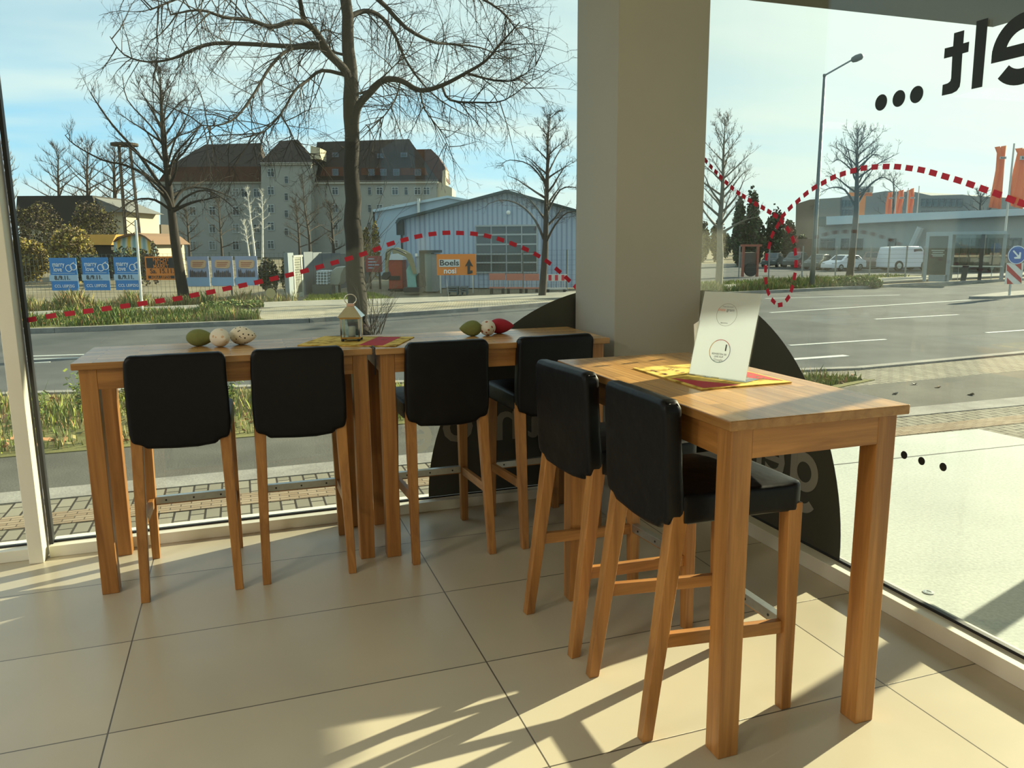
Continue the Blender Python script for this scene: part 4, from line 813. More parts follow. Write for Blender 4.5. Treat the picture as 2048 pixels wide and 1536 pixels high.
bush('bush', 'dark round bush beside the painted round gable', 297, 38, 482, 14, OLV, 900, .09, 4)
bush('bush', 'small golden bush between the big trunk and the white hall', 742, 44, 440, 13, YEL, 1300, .1, 5)
bush('bush', 'dark brown hedge left of the open gate', 555, 30, 510, 30, OLV+DKG[:1], 1800, .09, 6)
bush('bush', 'tufted weed bush on the far verge at the foot of the leaning tree', 455, 23.2, 600, 55, GREEN[:1]+GREEN[2:3]+GREEN[4:], 3000, .07, 7)
bush('bush', 'low weed bush on the far verge below the orange banner', 235, 22.6, 618, 60, GREEN[:1]+GREEN[2:3]+GREEN[4:], 2200, .06, 8)
bush('bush', 'yellow leaved low shrub at the right end of the left verge', 502, 22.6, 622, 16, YEL[:1]+GREEN[3:4], 700, .05, 9)
bush('bush', 'grassy bush at the foot of the bare tree on the right verge', 1722, 31.6, 552, 36, GREEN[:1]+GREEN[2:3]+GREEN[4:], 2200, .09, 10)
bush('bush', 'low grassy bush left of the street lamp foot', 1560, 31, 566, 60, GREEN[:1]+GREEN[2:3]+GREEN[1:2], 2200, .08, 11)
bush('conifer', 'dark conifer right of the tall pale tree', 1490, 60, 375, 18, DKG, 2600, .2, 12, cat='conifer')
for i, (px, top, hw) in enumerate(((1530, 415, 26), (1560, 440, 22), (1420, 440, 22), (1590, 470, 18), (1465, 455, 30))):
    bush('bush', ['dark tree mass right of the conifer', 'dark bush right of the dashed loop crossing', 'brown bush just right of the pillar', 'brown bush below the left end of the office block', 'dark bush under the conifer'][i], px, 62+6*i, top, hw, DKG if i != 2 else OLV, 2400, .2, 13+i, group='bushes behind the machinery yard')
bush('hedge', 'long dark hedge in the distance behind the left houses', 60, 185, 474, 420, DKG+OLV[:1], 5000, .6, 30, cat='hedge')
bush('hedge', 'long brown hedge in the distance behind the right car park', 1700, 185, 470, 420, DKG+OLV[:2], 6000, .6, 31, cat='hedge')

# ================================================================= BUILDINGS
render_g = flat('grey_render', (.25, .255, .235), .9, var=.08, scale=.5); render_s = flat('side_render', (.42, .37, .26), .9, var=.05, scale=.5)
roof_d = flat('dark_roof_tile', (.030, .020, .016), .9, var=.35, scale=1.2); roof_r = flat('red_roof_tile', (.085, .032, .018), .9, var=.3, scale=1.5); roof_b = flat('black_slate', (.022, .02, .018), .9, var=.2)
win_w = flat('window_white', (.34, .37, .37), .6, var=.05); pane_d = flat('dark_pane', (.055, .075, .085), .15, var=.3, scale=2); sill_c = flat('pale_sill', (.36, .35, .31), .8)
ap = thing('apartment_house', 'large pale grey apartment house with dark mansard roofs in the background', 'building', gxy(610, 120))
F = VPl(320, 120, 900, 120)
def bpart(name, mat, fn, parent=None, **k):
    mb = MB(); fn(mb); return mb.build(name, mat, parent, **k)
bpart('wall', render_g, lambda m: F.poly(m, [(320, 'g'), (320, 362), (526, 364), (526, 'g')], 0, 11), ap)
tw_ = bpart('wall', render_g, lambda m: F.poly(m, [(522, 'g'), (522, 327), (622, 325), (622, 'g')], -2.5, 13), ap); tw_['label'] = 'projecting stair tower'
bpart('wall', render_g, lambda m: F.poly(m, [(620, 'g'), (620, 364), (873, 361), (873, 'g')], 0, 11), ap)
bpart('cornice', sill_c, lambda m: (F.rect(m, 318, 362, 522, 366, -.4, .5), F.rect(m, 624, 362, 876, 366, -.4, .5)), ap)
bpart('cornice', sill_c, lambda m: F.rect(m, 520, 325, 624, 329, -2.9, .5), ap)
def roofpoly(mb, front, ridge, off0, off1, back=None):
    A = [F.pt(*p, off0) for p in front]; B = [F.pt(*p, off1) for p in ridge]; n = len(A)
    Bk = [F.pt(p[0], p[1], off1) + F.n*(off1-off0)*1.0 for p in front]
    for q, p in zip(Bk, A): q.z = p.z
    mb.add(A+B, [tuple(range(n)) + tuple(range(n+len(B)-1, n-1, -1))]); mb.add([A[0], B[0], Bk[0]], [(0, 1, 2)]); mb.add([A[-1], B[-1], Bk[-1]], [(0, 1, 2)]); mb.add(Bk+B, [tuple(range(n)) + tuple(range(n+len(B)-1, n-1, -1))])
bpart('roof', roof_d, lambda m: roofpoly(m, [(316, 363), (336, 334), (522, 334)], [(410, 289), (522, 286)], -.5, 5), ap)
bpart('roof_face', flat('brown_roof_tile', (.065, .028, .018), .9, var=.4, scale=1.0), lambda m: F.poly(m, [(318, 363), (338, 335), (420, 333), (520, 333), (524, 363)], -.65, .1), ap)
bpart('roof', roof_d, lambda m: roofpoly(m, [(516, 328), (628, 326)], [(560, 282), (596, 279)], -3, 2.5), ap)
bpart('roof', roof_d, lambda m: roofpoly(m, [(624, 364), (878, 362)], [(634, 284), (818, 278)], -.5, 5), ap)
bpart('roof_band', roof_r, lambda m: (F.poly(m, [(640, 352), (646, 334), (700, 334), (700, 352)], -.72, .1), F.poly(m, [(722, 350), (722, 336), (770, 336), (770, 350)], -.72, .1), F.poly(m, [(800, 350), (800, 336), (850, 336), (856, 350)], -.72, .1)), ap)
g_ = bpart('dormer', render_s, lambda m: F.poly(m, [(621, 318), (621, 291), (640, 296), (640, 318)], -2, 4), ap)
rw = VPl(826, 134, 910, 134)
bpart('rear_wing_roof', roof_r, lambda m: rw.poly(m, [(828, 362), (829, 299), (862, 298), (876, 312), (890, 335), (893, 362)], 0, 8), ap)
bpart('gable_wall', render_s, lambda m: F.poly(m, [(873, 'g'), (873, 361), (904, 376), (904, 'g')], .5, 8), ap)
bpart('rear_wing_wall', render_s, lambda m: rw.poly(m, [(884, 'g'), (884, 342), (891, 338), (893, 'g')], -1, 6), ap)
def bwin(plane, x0, y0, x1, y1, off, parent, frame=win_w, pane=pane_d, mull=1, depth=.25):
    m = MB(); a = plane.pt(x0, y0, off-depth*.4); b = plane.pt(x1, y1, off-depth*.4); U = plane.U*(1 if (b-a).dot(plane.U) > 0 else -1); w_ = abs((b-a).dot(plane.U)); z1, z0 = a.z, b.z; a.z = z0
    t = w_*.09; h = z1-z0; V = Vector((0, 0, 1)); D_ = plane.n*depth*.5
    def r(u0, v0, u1, v1): m.prism([(u0, v0), (u1, v0), (u1, v1), (u0, v1)], a, U, V, D_)
    r(0, 0, t, h); r(w_-t, 0, w_, h); r(t, 0, w_-t, t); r(t, h-t, w_-t, h)
    for k in range(mull): u = w_*(k+1)/(mull+1); r(u-t*.4, t, u+t*.4, h-t)
    r(t, h*.66, w_-t, h*.66+t*.8)
    f = m.build('window', frame, parent); MB().prism([(t*.5, t*.5), (w_-t*.5, t*.5), (w_-t*.5, h-t*.5), (t*.5, h-t*.5)], a+D_*.8, U, V, D_*.3).build('pane', pane, f); return f
for r_, y in enumerate((377, 413, 448, 482)):
    for x in (339, 378, 417, 464, 481, 506):
        if r_ > 0 and x == 481: continue
        bwin(F, x, y, x+15, y+18, 0, ap)
for y in (337, 373, 409, 444, 481): bwin(F, 534, y, 549, y+17, -2.5, ap)
for y in (352, 386, 420, 456): bwin(F, 568, y, 577, y+15, -2.5, ap, mull=0)
for r_, y in enumerate((374, 409, 444, 480)):
    for x in (663, 735, 752, 783, 808, 828, 846):
        if r_ > 1 and x > 740: continue
        bwin(F, x, y, x+(14 if x not in (735, 808) else 8), y+16, 0, ap, mull=1 if x not in (735, 808) else 0)
for x in (664, 736, 760, 786, 829): bwin(F, x, 338, x+13, 351, -.9, ap, flat('blue_grey_frame', (.10, .12, .17), .6), mull=1)
for x, y in ((664, 305), (754, 307), (801, 305)): bwin(F, x, y, x+13, y+9, 2.2, ap, flat('blue_grey_frame', (.10, .12, .17)), mull=1)

# dark roofed house far left, with an annex gable; orange roofed shed; round painted gable
hs = thing('house', 'dark roofed house behind the bushes at the far left', 'building', gxy(130, 72)); H1 = VPl(20, 72, 190, 72)
bpart('wall', render_s, lambda m: H1.poly(m, [(38, 'g'), (38, 440), (192, 440), (192, 'g')], 0, 8), hs)
bpart('roof', roof_b, lambda m: H1.poly(m, [(30, 452), (34, 392), (184, 391), (198, 430), (190, 456)], -.6, 8), hs)
bpart('gable_wall', render_s, lambda m: H1.poly(m, [(184, 'g'), (190, 424), (200, 415), (250, 420), (252, 'g')], .5, 7), hs)
bpart('gable_roof', flat('grey_slate', (.13, .13, .12), .9), lambda m: H1.poly(m, [(185, 392), (196, 398), (262, 424), (240, 424), (198, 425)], -.2, 7), hs)
sh = thing('shed', 'long low shed with an orange roof behind the blue banners', 'building', gxy(165, 48)); H2 = VPl(100, 48, 230, 48)
bpart('roof', flat('orange_roof', (.62, .33, .07), .8, var=.2, scale=2), lambda m: H2.poly(m, [(100, 489), (104, 469), (232, 469), (222, 490)], -.4, 4), sh)
bpart('wall', roof_b, lambda m: H2.poly(m, [(110, 'g'), (110, 490), (222, 490), (222, 'g')], 0, 3.5), sh)
def gable_art():
    m, nt, b = principled('painted_gable', (.6, .7, .72), .7); t = N(nt, 'ShaderNodeTexCoord'); v = N(nt, 'ShaderNodeTexWave', wave_type='BANDS', inp={'Scale': .55, 'Distortion': 2.2, 'Detail': 2}); nt.links.new(t.outputs['Object'], v.inputs['Vector'])
    r = N(nt, 'ShaderNodeValToRGB'); E_ = r.color_ramp.elements; E_[0].color = (.20, .36, .40, 1); E_[1].position = .55; E_[1].color = (.55, .58, .54, 1); q = E_.new(.93); q.color = (.60, .40, .05, 1); nt.links.new(v.outputs[0], r.inputs[0]); nt.links.new(r.outputs[0], b.inputs['Base Color']); return m
tn = thing('round_gabled_hall', 'small hall with a round gable painted pale blue, white and yellow', 'building', gxy(268, 46)); H3 = VPl(220, 46, 320, 46)
bpart('gable', gable_art(), lambda m: H3.poly(m, [(227, 'g'), (227, 483), (236, 476), (258, 470), (275, 469), (288, 474), (308, 489), (309, 'g')], 0, .3), tn)
bpart('roof', flat('brown_roof', (.16, .09, .05), .9), lambda m: H3.poly(m, [(225, 484), (234, 474), (256, 467), (276, 466), (290, 472), (312, 489), (308, 490), (288, 475), (275, 470), (258, 471), (236, 477)], -.3, 5), tn)
bpart('side_wall', render_s, lambda m: H3.poly(m, [(230, 'g'), (232, 480), (305, 488), (307, 'g')], .3, 4.5), tn)
tag(bpart('garden_wall', flat('brown_brick', (.10, .08, .06), .9), lambda m: VPl(270, 100, 330, 100).poly(m, [(270, 'g'), (270, 449), (322, 449), (322, 'g')], 0, 3)), 'dark low block between the round gabled hall and the apartment house', 'building')
# floodlight mast
mt = thing('lattice_mast', 'dark lattice mast with a ring platform rising behind the shed', 'mast', gxy(267, 62)); MP = VPl(240, 62, 300, 62); mb = MB()
B = gxy(267, 62); zt = hz(267, 292, B)
for dx in (-.55, .55):
    for dy in (-.55, .55): mb.tube([B+Vector((dx, dy, 0)), Vector((B.x+dx*.7, B.y+dy*.7, zt))], .07, 5)
k = 0; z = GZ
while z < zt-1:
    s_ = .55*(1-.3*(z-GZ)/(zt-GZ)); 
    for a, b in (((-1, -1), (1, -1)), ((1, -1), (1, 1)), ((1, 1), (-1, 1)), ((-1, 1), (-1, -1))): mb.tube([(B.x+a[0]*s_, B.y+a[1]*s_, z), (B.x+b[0]*s_, B.y+b[1]*s_, z+.8)], .035, 4)
    z += .8
mb.build('lattice', bark_m, mt); MB().ring((B.x, B.y, zt-.2), .4, 1.0, (1, 0, 0), (0, 1, 0), (0, 0, .18), 20).build('platform', bark_m, mt)
tag(MB().tube([gp(285, 628)+Vector((0, 0, 0)), VPl(280, 22, 290, 22).pt(271, 440)], .035, 8).build('flag_pole', flat('pale_metal', (.5, .52, .5), .5)), 'thin pale pole standing between the third blue banner and the orange banner', 'pole')

# ---------------------------------------------------------------- white halls
def corr_mat(name, c1, c2, U, sc):
    m, nt, b = principled(name, c1, .6, spec=.3); g = N(nt, 'ShaderNodeNewGeometry'); dp = N(nt, 'ShaderNodeVectorMath', operation='DOT_PRODUCT', inp={1: tuple(U)}); nt.links.new(g.outputs['Position'], dp.inputs[0])
    mu = N(nt, 'ShaderNodeMath', operation='MULTIPLY', inp={1: sc}); fr = N(nt, 'ShaderNodeMath', operation='PINGPONG', inp={1: 1.0}); nt.links.new(dp.outputs['Value'], mu.inputs[0]); nt.links.new(mu.outputs[0], fr.inputs[0])
    r = N(nt, 'ShaderNodeValToRGB'); r.color_ramp.elements[0].position = .25; r.color_ramp.elements[1].position = .45; r.color_ramp.elements[0].color = (*c2, 1); r.color_ramp.elements[1].color = (*c1, 1); nt.links.new(fr.outputs[0], r.inputs[0]); nt.links.new(r.outputs[0], b.inputs['Base Color'])
    bp = N(nt, 'ShaderNodeBump', inp={'Strength': 1, 'Distance': .04}); nt.links.new(r.outputs[0], bp.inputs['Height']); nt.links.new(bp.outputs[0], b.inputs['Normal']); return m
K1 = VPl(795, 33.8, 1240, 32.8); hl = thing('hall', 'white corrugated gabled hall with a dark roof edge behind the orange sign', 'building', gxy(1000, 33))
corr = corr_mat('white_corrugated_sheet', (.36, .44, .54), (.24, .30, .40), K1.U, 9.5)
bpart('front_wall', corr, lambda m: K1.poly(m, [(803, 'g'), (803, 436), (1012, 383), (1225, 441), (1225, 'g')], 0, .25), hl)
bpart('side_wall', corr, lambda m: K1.poly(m, [(806, 'g'), (806, 437), (822, 433), (822, 'g')], .25, 10.5), hl)
bpart('roof', flat('dark_green_roof', (.03, .045, .045), .6), lambda m: K1.poly(m, [(790, 446), (796, 436), (1012, 379), (1240, 443), (1238, 448), (1012, 384.5), (800, 440), (794, 448)], -.35, 11.2), hl)
bpart('downpipe', roof_b, lambda m: (K1.rect(m, 792, 440, 806, 470, -.3, .3), K1.rect(m, 801, 468, 805, 'g', -.15, .12)), hl)
dr = bpart('sectional_door', win_w, lambda m: [K1.rect(m, 952+i*30.5-1.2, 450, 952+i*30.5+1.2, 546, -.06, .08) for i in range(5)] + [K1.rect(m, 951, y-1, 1075, y+1.2, -.062, .08) for y in (451, 469, 488.5, 508, 525, 545)], hl)
for i in range(4):
    for y in (452, 470, 489, 509, 526): bpart('door_pane', pane_d, lambda m: K1.rect(m, 953.5+i*30.5, y, 981+i*30.5, y+17, -.02, .04), dr)
p = K1.pt(1017, 425, -.1); MB().lathe([(.07, 0), (.09, .08), (.02, .12)], p, -K1.n, 14).build('wall_lamp', flat('lamp_white', (.8, .8, .75), .4), hl)
K2 = VPl(745, 47, 960, 47); h2 = thing('hall', 'smooth pale blue hall standing behind the corrugated hall', 'building', gxy(850, 48))
bpart('front_wall', flat('pale_blue_panel', (.33, .42, .50), .6, var=.04), lambda m: K2.poly(m, [(749, 'g'), (749, 422), (895, 394), (1010, 415), (1010, 'g')], 0, 12), h2)
bpart('roof_edge', flat('light_blue_edge', (.42, .52, .58), .6), lambda m: K2.poly(m, [(745, 423), (745, 419), (895, 391), (1010, 412), (1010, 416), (895, 396), (749, 424)], -.2, 12), h2)
bpart('corner_trim', roof_b, lambda m: K2.rect(m, 746, 422, 750, 'g', -.1, .3), h2); bpart('flue_pipe', steel, lambda m: K2.rect(m, 834, 397, 840, 430, -.5, .2), h2)

# ---------------------------------------------------------------- banner fence
FE = VPl(40, 27.6, 600, 26.8); fm = flat('fence_wire', (.10, .12, .11), .6, metal=.3)
fn_ = thing('mesh_fence', 'thin wire mesh fence carrying the blue, orange and brown banners', 'fence', gxy(300, 27.2))
a0 = FE.pt(30, 'g'); a1 = FE.pt(568, 'g'); Lf = (a1-a0).length; mb = MB(); zt = a0.z+1.62
for k in range(int(Lf/.16)+1): q = a0+FE.U*k*.16; mb.box((q.x-.004, q.y-.004, GZ), (q.x+.004, q.y+.004, zt))
for k in range(9):
    z = GZ+.1+k*.19; mb.tube([Vector((a0.x, a0.y, z)), Vector((a1.x, a1.y, z))], .005, 4)
wm = mb.build('wire_mesh', fm, fn_)
for k in range(6):
    q = a0+FE.U*(Lf*k/5); MB().box((q.x-.03, q.y-.03, GZ), (q.x+.03, q.y+.03, zt+.05)).build('fence_post', fm, fn_)
blue = flat('banner_blue', (.035, .20, .52), .6, var=.04); lblue = flat('banner_pale_blue', (.35, .50, .66), .6, var=.03); orange = flat('banner_orange', (.72, .22, .03), .6, var=.03)
def bn_text(parent, P, px, py, s_, size, col, name='lettering', bold=.015, sx=1.0):
    o = P.pt(px, py, -.09); mb = text_mb(s_, size, o, P.U, (0, 0, 1), -P.n*.004, bold, sx=sx); return mb.build(name, col, parent)
for x0, x1, y0, y1, lab in ((97, 158, 516, 581, 'blue fair banner with ring logo, leftmost of its three on the mesh fence'), (162, 221, 515, 580.5, 'blue fair banner with ring logo, middle of its three on the mesh fence'), (226, 284, 514.5, 580, 'blue fair banner with ring logo, nearest the orange banner')):
    b = thing('banner', lab, 'banner', FE.pt(x0, y1, -.06), 0, 'blue fair banners on the mesh fence'); cx = (x0+x1)/2
    bpart('cloth', blue, lambda m: FE.rect(m, x0, y0, x1, y1, -.07, .015), b)
    bpart('date_band', lblue, lambda m: FE.rect(m, x0+1, y0+34, x1-1, y0+46, -.078, .006), b)
    bn_text(b, FE, cx-11, y0+13, 'marry', .235, white_ink, sx=.8, bold=.01); bn_text(b, FE, cx-12, y0+23, 'love', .235, white_ink, sx=.8, bold=.01); bn_text(b, FE, cx-3, y0+40, '8./9.11.', .20, black_ink, bold=.02); bn_text(b, FE, cx+2, y0+56.5, 'CCL LEIPZIG', .135, white_ink)
    mb = MB(); c1 = FE.pt(cx+10, y0+20.5, -.085); c2 = FE.pt(cx+19, y0+17.5, -.085)
    for c in (c1, c2): mb.ring(c, .10, .125, FE.U, (0, 0, 1), -FE.n*.004, 24)
    mb.prism([(-.04, .13), (.04, .13), (.055, .17), (0, .12)], c2, FE.U, (0, 0, 1), -FE.n*.004); mb.build('ring_emblem', white_ink, b)
    bpart('rule', lblue, lambda m: FE.rect(m, x0+8, y0+30, x1-8, y0+31, -.078, .004), b)
b = thing('banner', 'orange flea market banner with black block between the blue and brown banners', 'banner', FE.pt(290, 560, -.06))
bpart('cloth', orange, lambda m: FE.rect(m, 289, 513, 352, 560, -.07, .015), b); bpart('black_block', black_ink, lambda m: FE.rect(m, 291.5, 516, 350, 536, -.078, .006), b); bpart('black_bar', black_ink, lambda m: FE.rect(m, 296, 551.5, 349, 557, -.078, .006), b)
for y, t_ in ((519.5, 'NACHT'), (526.5, 'FLOH'), (533, 'MARKT')): bn_text(b, FE, 322, y, t_, .17, orange, bold=.01)
bn_text(b, FE, 324, 542.5, 'Sa. 15.11.', .23, black_ink, bold=.012); bn_text(b, FE, 322, 554.5, 'AGRA LEIPZIG', .115, orange, bold=.02)
brn = flat('plaque_tan', (.62, .40, .24), .7, var=.1, scale=8); pal = flat('banner_lilac', (.30, .34, .48), .6, var=.2, scale=3); skyb = flat('banner_sky', (.26, .40, .58), .6, var=.15, scale=3); fig = flat('figure_dark', (.09, .07, .07), .7, var=.8, scale=9)
for i, (x0, x1) in enumerate(((373, 420.5), (421.5, 468.5), (469.5, 517))):
    b = thing('banner', ['lilac and blue banner with tan plaque, left one beside the leaning tree', 'lilac and blue banner with tan plaque, middle of its three', 'lilac and blue banner with tan plaque, rightmost of its three'][i], 'banner', FE.pt(x0, 575, -.06), 0, 'lilac banners on the mesh fence')
    bpart('cloth', pal, lambda m: FE.rect(m, x0, 513-i*.3, x1, 573-i, -.07, .015), b); bpart('lower_field', skyb, lambda m: FE.rect(m, x0+.5, 555, x1-.5, 572-i, -.078, .006), b)
    bpart('plaque', brn, lambda m: FE.poly(m, [(x0+8, 523), (x0+10, 520), (x0+36, 520), (x0+39, 523), (x0+38, 534), (x0+33, 537), (x0+11, 536), (x0+8, 533)], -.085, .006), b)
    rd = random.Random(i); mb = MB()
    for k in range(9):
        xx = x0+7+k*3.8; hgt = rd.uniform(9, 17); FE.poly(mb, [(xx, 554), (xx-.6, 554-hgt*.7), (xx+1, 554-hgt), (xx+2.6, 554-hgt*.6), (xx+3, 554)], -.082, .004)
    mb.build('figures', fig, b)
    mb = MB()
    for k in range(3): FE.rect(mb, x0+12, 524.5+k*3.5, x0+34-k*2, 525.6+k*3.5, -.09, .004)
    mb.build('plaque_lines', flat('rust_print', (.35, .08, .05), .7), b)

# open gate, grey sheet fence, trailer, machines
gatem = flat('gate_galvanised', (.33, .36, .36), .6, metal=.2); sheet = corr_mat('grey_sheet', (.115, .135, .15), (.07, .085, .095), FE.U, 3)
gt = thing('gate_leaf', 'open grey mesh gate leaf with a thick post beside the dark hedge', 'gate', gxy(585, 26.6)); G1 = VPl(573, 26.2, 607, 28.6)
bpart('post', flat('gate_post_grey', (.16, .19, .21), .6), lambda m: G1.rect(m, 575, 506, 586, 'g', 0, .14), gt)
bpart('frame', flat('gate_white', (.30, .32, .28), .6), lambda m: (G1.rect(m, 586, 511, 587.5, 'g', -.02, .05), G1.rect(m, 604, 511, 606, 594, -.02, .05), G1.rect(m, 586, 511, 606, 513.5, -.02, .05), G1.rect(m, 586, 589, 606, 591.5, -.02, .05)), gt)
mb = MB()
for k in range(6): G1.rect(mb, 588.5+k*3, 513, 589.2+k*3, 591, 0, .015)
for k in range(16): G1.rect(mb, 587, 514+k*5, 605, 514.8+k*5, 0, .015)
mb.build('mesh_infill', flat('gate_mesh', (.22, .23, .19), .6), gt)
SF = VPl(604, 29.5, 735, 38)
for i in range(7):
    x0 = 607+i*18.5; tag(bpart('fence_panel', sheet, lambda m: SF.rect(m, x0, 504+i*.9, x0+17.6, 'g', 0, .06)), ['grey sheet fence panel right beside the gate leaf', 'second grey sheet fence panel from the gate', 'third grey sheet fence panel from the gate', 'fourth grey sheet fence panel, above the mesh hood', 'fifth grey sheet fence panel, over the pale trailer hood', 'sixth grey sheet fence panel, left edge of the big trunk', 'seventh grey sheet fence panel, behind the big trunk'][i], 'fence panel', 'grey sheet fence panels behind the gate')
tr_ = thing('trailer', 'pale rounded trailer hood on legs between the gate and the big trunk', 'trailer', gxy(672, 30)); T1_ = VPl(655, 30, 700, 30)
bpart('hood', flat('hood_white', (.25, .265, .235), .6), lambda m: T1_.poly(m, [(658, 571), (657, 555), (664, 541), (672, 534), (690, 533), (682, 548), (681, 563), (676, 571)], 0, 1.1), tr_, bevel=.04)
for x in (663, 671): bpart('leg', steel, lambda m: T1_.rect(m, x-1, 570, x+1, 'g', .1, .05), tr_)
bpart('rear_leg', steel, lambda m: T1_.rect(m, 676, 568, 678, 'g', .9, .05), tr_)
st_ = thing('pipe_stack', 'rack with stacked grey pipes left of the pale trailer hood', 'rack', gxy(645, 31)); T2_ = VPl(630, 29.6, 665, 29.6)
bpart('rack_frame', flat('rack_dark', (.05, .06, .06), .6), lambda m: (T2_.rect(m, 624, 570, 660, 'g', 0, .6), T2_.rect(m, 631, 540, 632.5, 570, 0, .05), T2_.rect(m, 656, 540, 657.5, 570, 0, .05)), st_)
for k in range(5):
    for j in range(4): q = T2_.pt(635+j*6, 544+k*5.6, 0); MB().tube([q, q+T2_.n*.9], .05, 10).build('pipe', flat('pipe_grey', (.36, .42, .46), .5), st_)
rt = thing('banner_board', 'dark red board with pale lines behind the sucker shoots', 'board', gxy(750, 33)); T3_ = VPl(735, 33, 765, 33)
bpart('board', flat('board_red', (.22, .025, .03), .6), lambda m: T3_.rect(m, 730, 512, 764, 544, 0, .06), rt); bpart('board_post', roof_b, lambda m: (T3_.rect(m, 738, 544, 740, 'g', 0, .06), T3_.rect(m, 757, 544, 759, 'g', 0, .06)), rt)
bpart('pale_lines', lblue, lambda m: [T3_.rect(m, 736, 517+k*6, 736+12+(k % 3)*5, 518.6+k*6, -.02, .02) for k in range(4)], rt)
# excavator
EX = VPl(760, 29.5, 850, 29.5); ex_ = thing('excavator', 'small cream mini excavator with bent arm in front of the red container', 'excavator', gxy(815, 29.5)); crm = flat('machine_cream', (.22, .20, .11), .6); dk = flat('machine_black', (.015, .015, .017), .6)
bpart('boom', crm, lambda m: EX.poly(m, [(783, 497), (795, 495), (812, 502), (822, 508), (827, 522), (833, 548), (826, 548), (819, 528), (812, 514), (796, 507), (785, 508)], 0, .16), ex_, bevel=.01)
bpart('dipper_arm', crm, lambda m: EX.poly(m, [(770, 508), (774, 498), (783, 496), (780, 507), (776, 525), (775, 545), (770, 545), (770, 525)], -.05, .14), ex_, bevel=.01)
bpart('bucket', dk, lambda m: EX.poly(m, [(767, 545), (777, 544), (779, 552), (773, 560), (762, 558), (763, 552)], -.2, .4), ex_, bevel=.01)
bpart('hydraulic_hose', dk, lambda m: m.tube([EX.pt(772, 520, -.15), EX.pt(773, 505, -.2), EX.pt(785, 497, -.2), EX.pt(800, 502, -.2), EX.pt(812, 508, -.2)], .022, 8), ex_, smooth=True)
bpart('body', flat('machine_teal', (.16, .34, .32), .5), lambda m: EX.poly(m, [(815, 575), (812, 540), (820, 525), (828, 540), (833, 575)], .1, .8), ex_, bevel=.02)
bpart('cab', dk, lambda m: EX.poly(m, [(833, 574), (832, 553), (838, 545), (846, 555), (848, 574)], .3, .8), ex_, bevel=.02)
for o_ in (0, .9): bpart('track', dk, lambda m: EX.poly(m, [(808, 585), (805, 580), (808, 575), (846, 575), (850, 580), (846, 585)], o_, .25), ex_, bevel=.02)
RC = VPl(770, 32, 810, 32); rc = thing('container', 'red container cabin with pale domed roof behind the excavator arm', 'container', gxy(790, 32))
bpart('body', flat('container_red', (.33, .045, .02), .55), lambda m: RC.rect(m, 776, 519, 806, 578, 0, 1.2), rc, bevel=.02); bpart('roof', flat('roof_white', (.55, .6, .62), .5), lambda m: RC.poly(m, [(775, 520), (777, 512), (786, 507), (798, 508), (805, 514), (807, 520)], -.05, 1.3), rc)
bpart('dark_band', dk, lambda m: RC.rect(m, 778, 552, 800, 560, -.03, .05), rc); bpart('skid', dk, lambda m: RC.rect(m, 776, 578, 806, 'g', .05, 1.1), rc)
CB = VPl(840, 31, 880, 31); cb_ = thing('site_cabin', 'narrow grey and dark green site cabin between the excavator and the orange sign', 'cabin', gxy(857, 31))
bpart('dark_side', flat('cabin_dark', (.035, .055, .05), .6), lambda m: CB.rect(m, 838, 504, 849, 'g', 0, 1.2), cb_); bpart('front', flat('cabin_grey', (.20, .25, .24), .6), lambda m: CB.rect(m, 849, 506, 862, 'g', -.02, 1.2), cb_); bpart('side', flat('cabin_light', (.27, .29, .29), .6), lambda m: CB.rect(m, 862, 508, 872, 'g', 0, 1.2), cb_)
bpart('roof', roof_b, lambda m: CB.rect(m, 838, 501, 878, 506, -.1, 1.4), cb_); bpart('cabin_lamp', flat('lamp_white', (.8, .8, .75)), lambda m: CB.rect(m, 830, 507, 835, 513, -.1, .1), cb_); bpart('white_strip', win_w, lambda m: CB.rect(m, 832, 512, 837, 'g', 0, .05), cb_)
# orange rental sign
SG = VPl(870, 29.8, 960, 29.8); sg2 = thing('sign_board', 'orange sign board with white name plate and black arrow at the hall', 'sign', gxy(912, 29.8))
bpart('board', orange, lambda m: SG.rect(m, 873, 508.5, 952, 550, 0, .05), sg2); bpart('name_plate', flat('plate_white', (.58, .62, .64), .5), lambda m: SG.rect(m, 878, 519, 919.5, 533.5, -.02, .02), sg2)
def on_plane(parent, P, px, py, s_, size, col, off=-.03, bold=.03, sx=1.0, nm='lettering', al='CENTER'):
    return text_mb(s_, size, P.pt(px, py, off), P.U, (0, 0, 1), -P.n*.004, bold, al, sx=sx).build(nm, col, parent)
on_plane(sg2, SG, 898.5, 526, 'Boels', .30, black_ink, bold=.012, sx=1.15)
bpart('arrow', black_ink, lambda m: SG.poly(m, [(935, 548), (935, 531), (930, 533), (938, 518), (946, 533), (940, 531), (940, 541), (945, 541), (945, 546), (938, 548)], -.03, .02), sg2)
on_plane(sg2, SG, 900, 542, 'nosi', .30, white_ink, bold=.02)
for x in (880, 945): bpart('sign_post', steel, lambda m: SG.rect(m, x-.8, 550, x+.8, 'g', .05, .05), sg2)
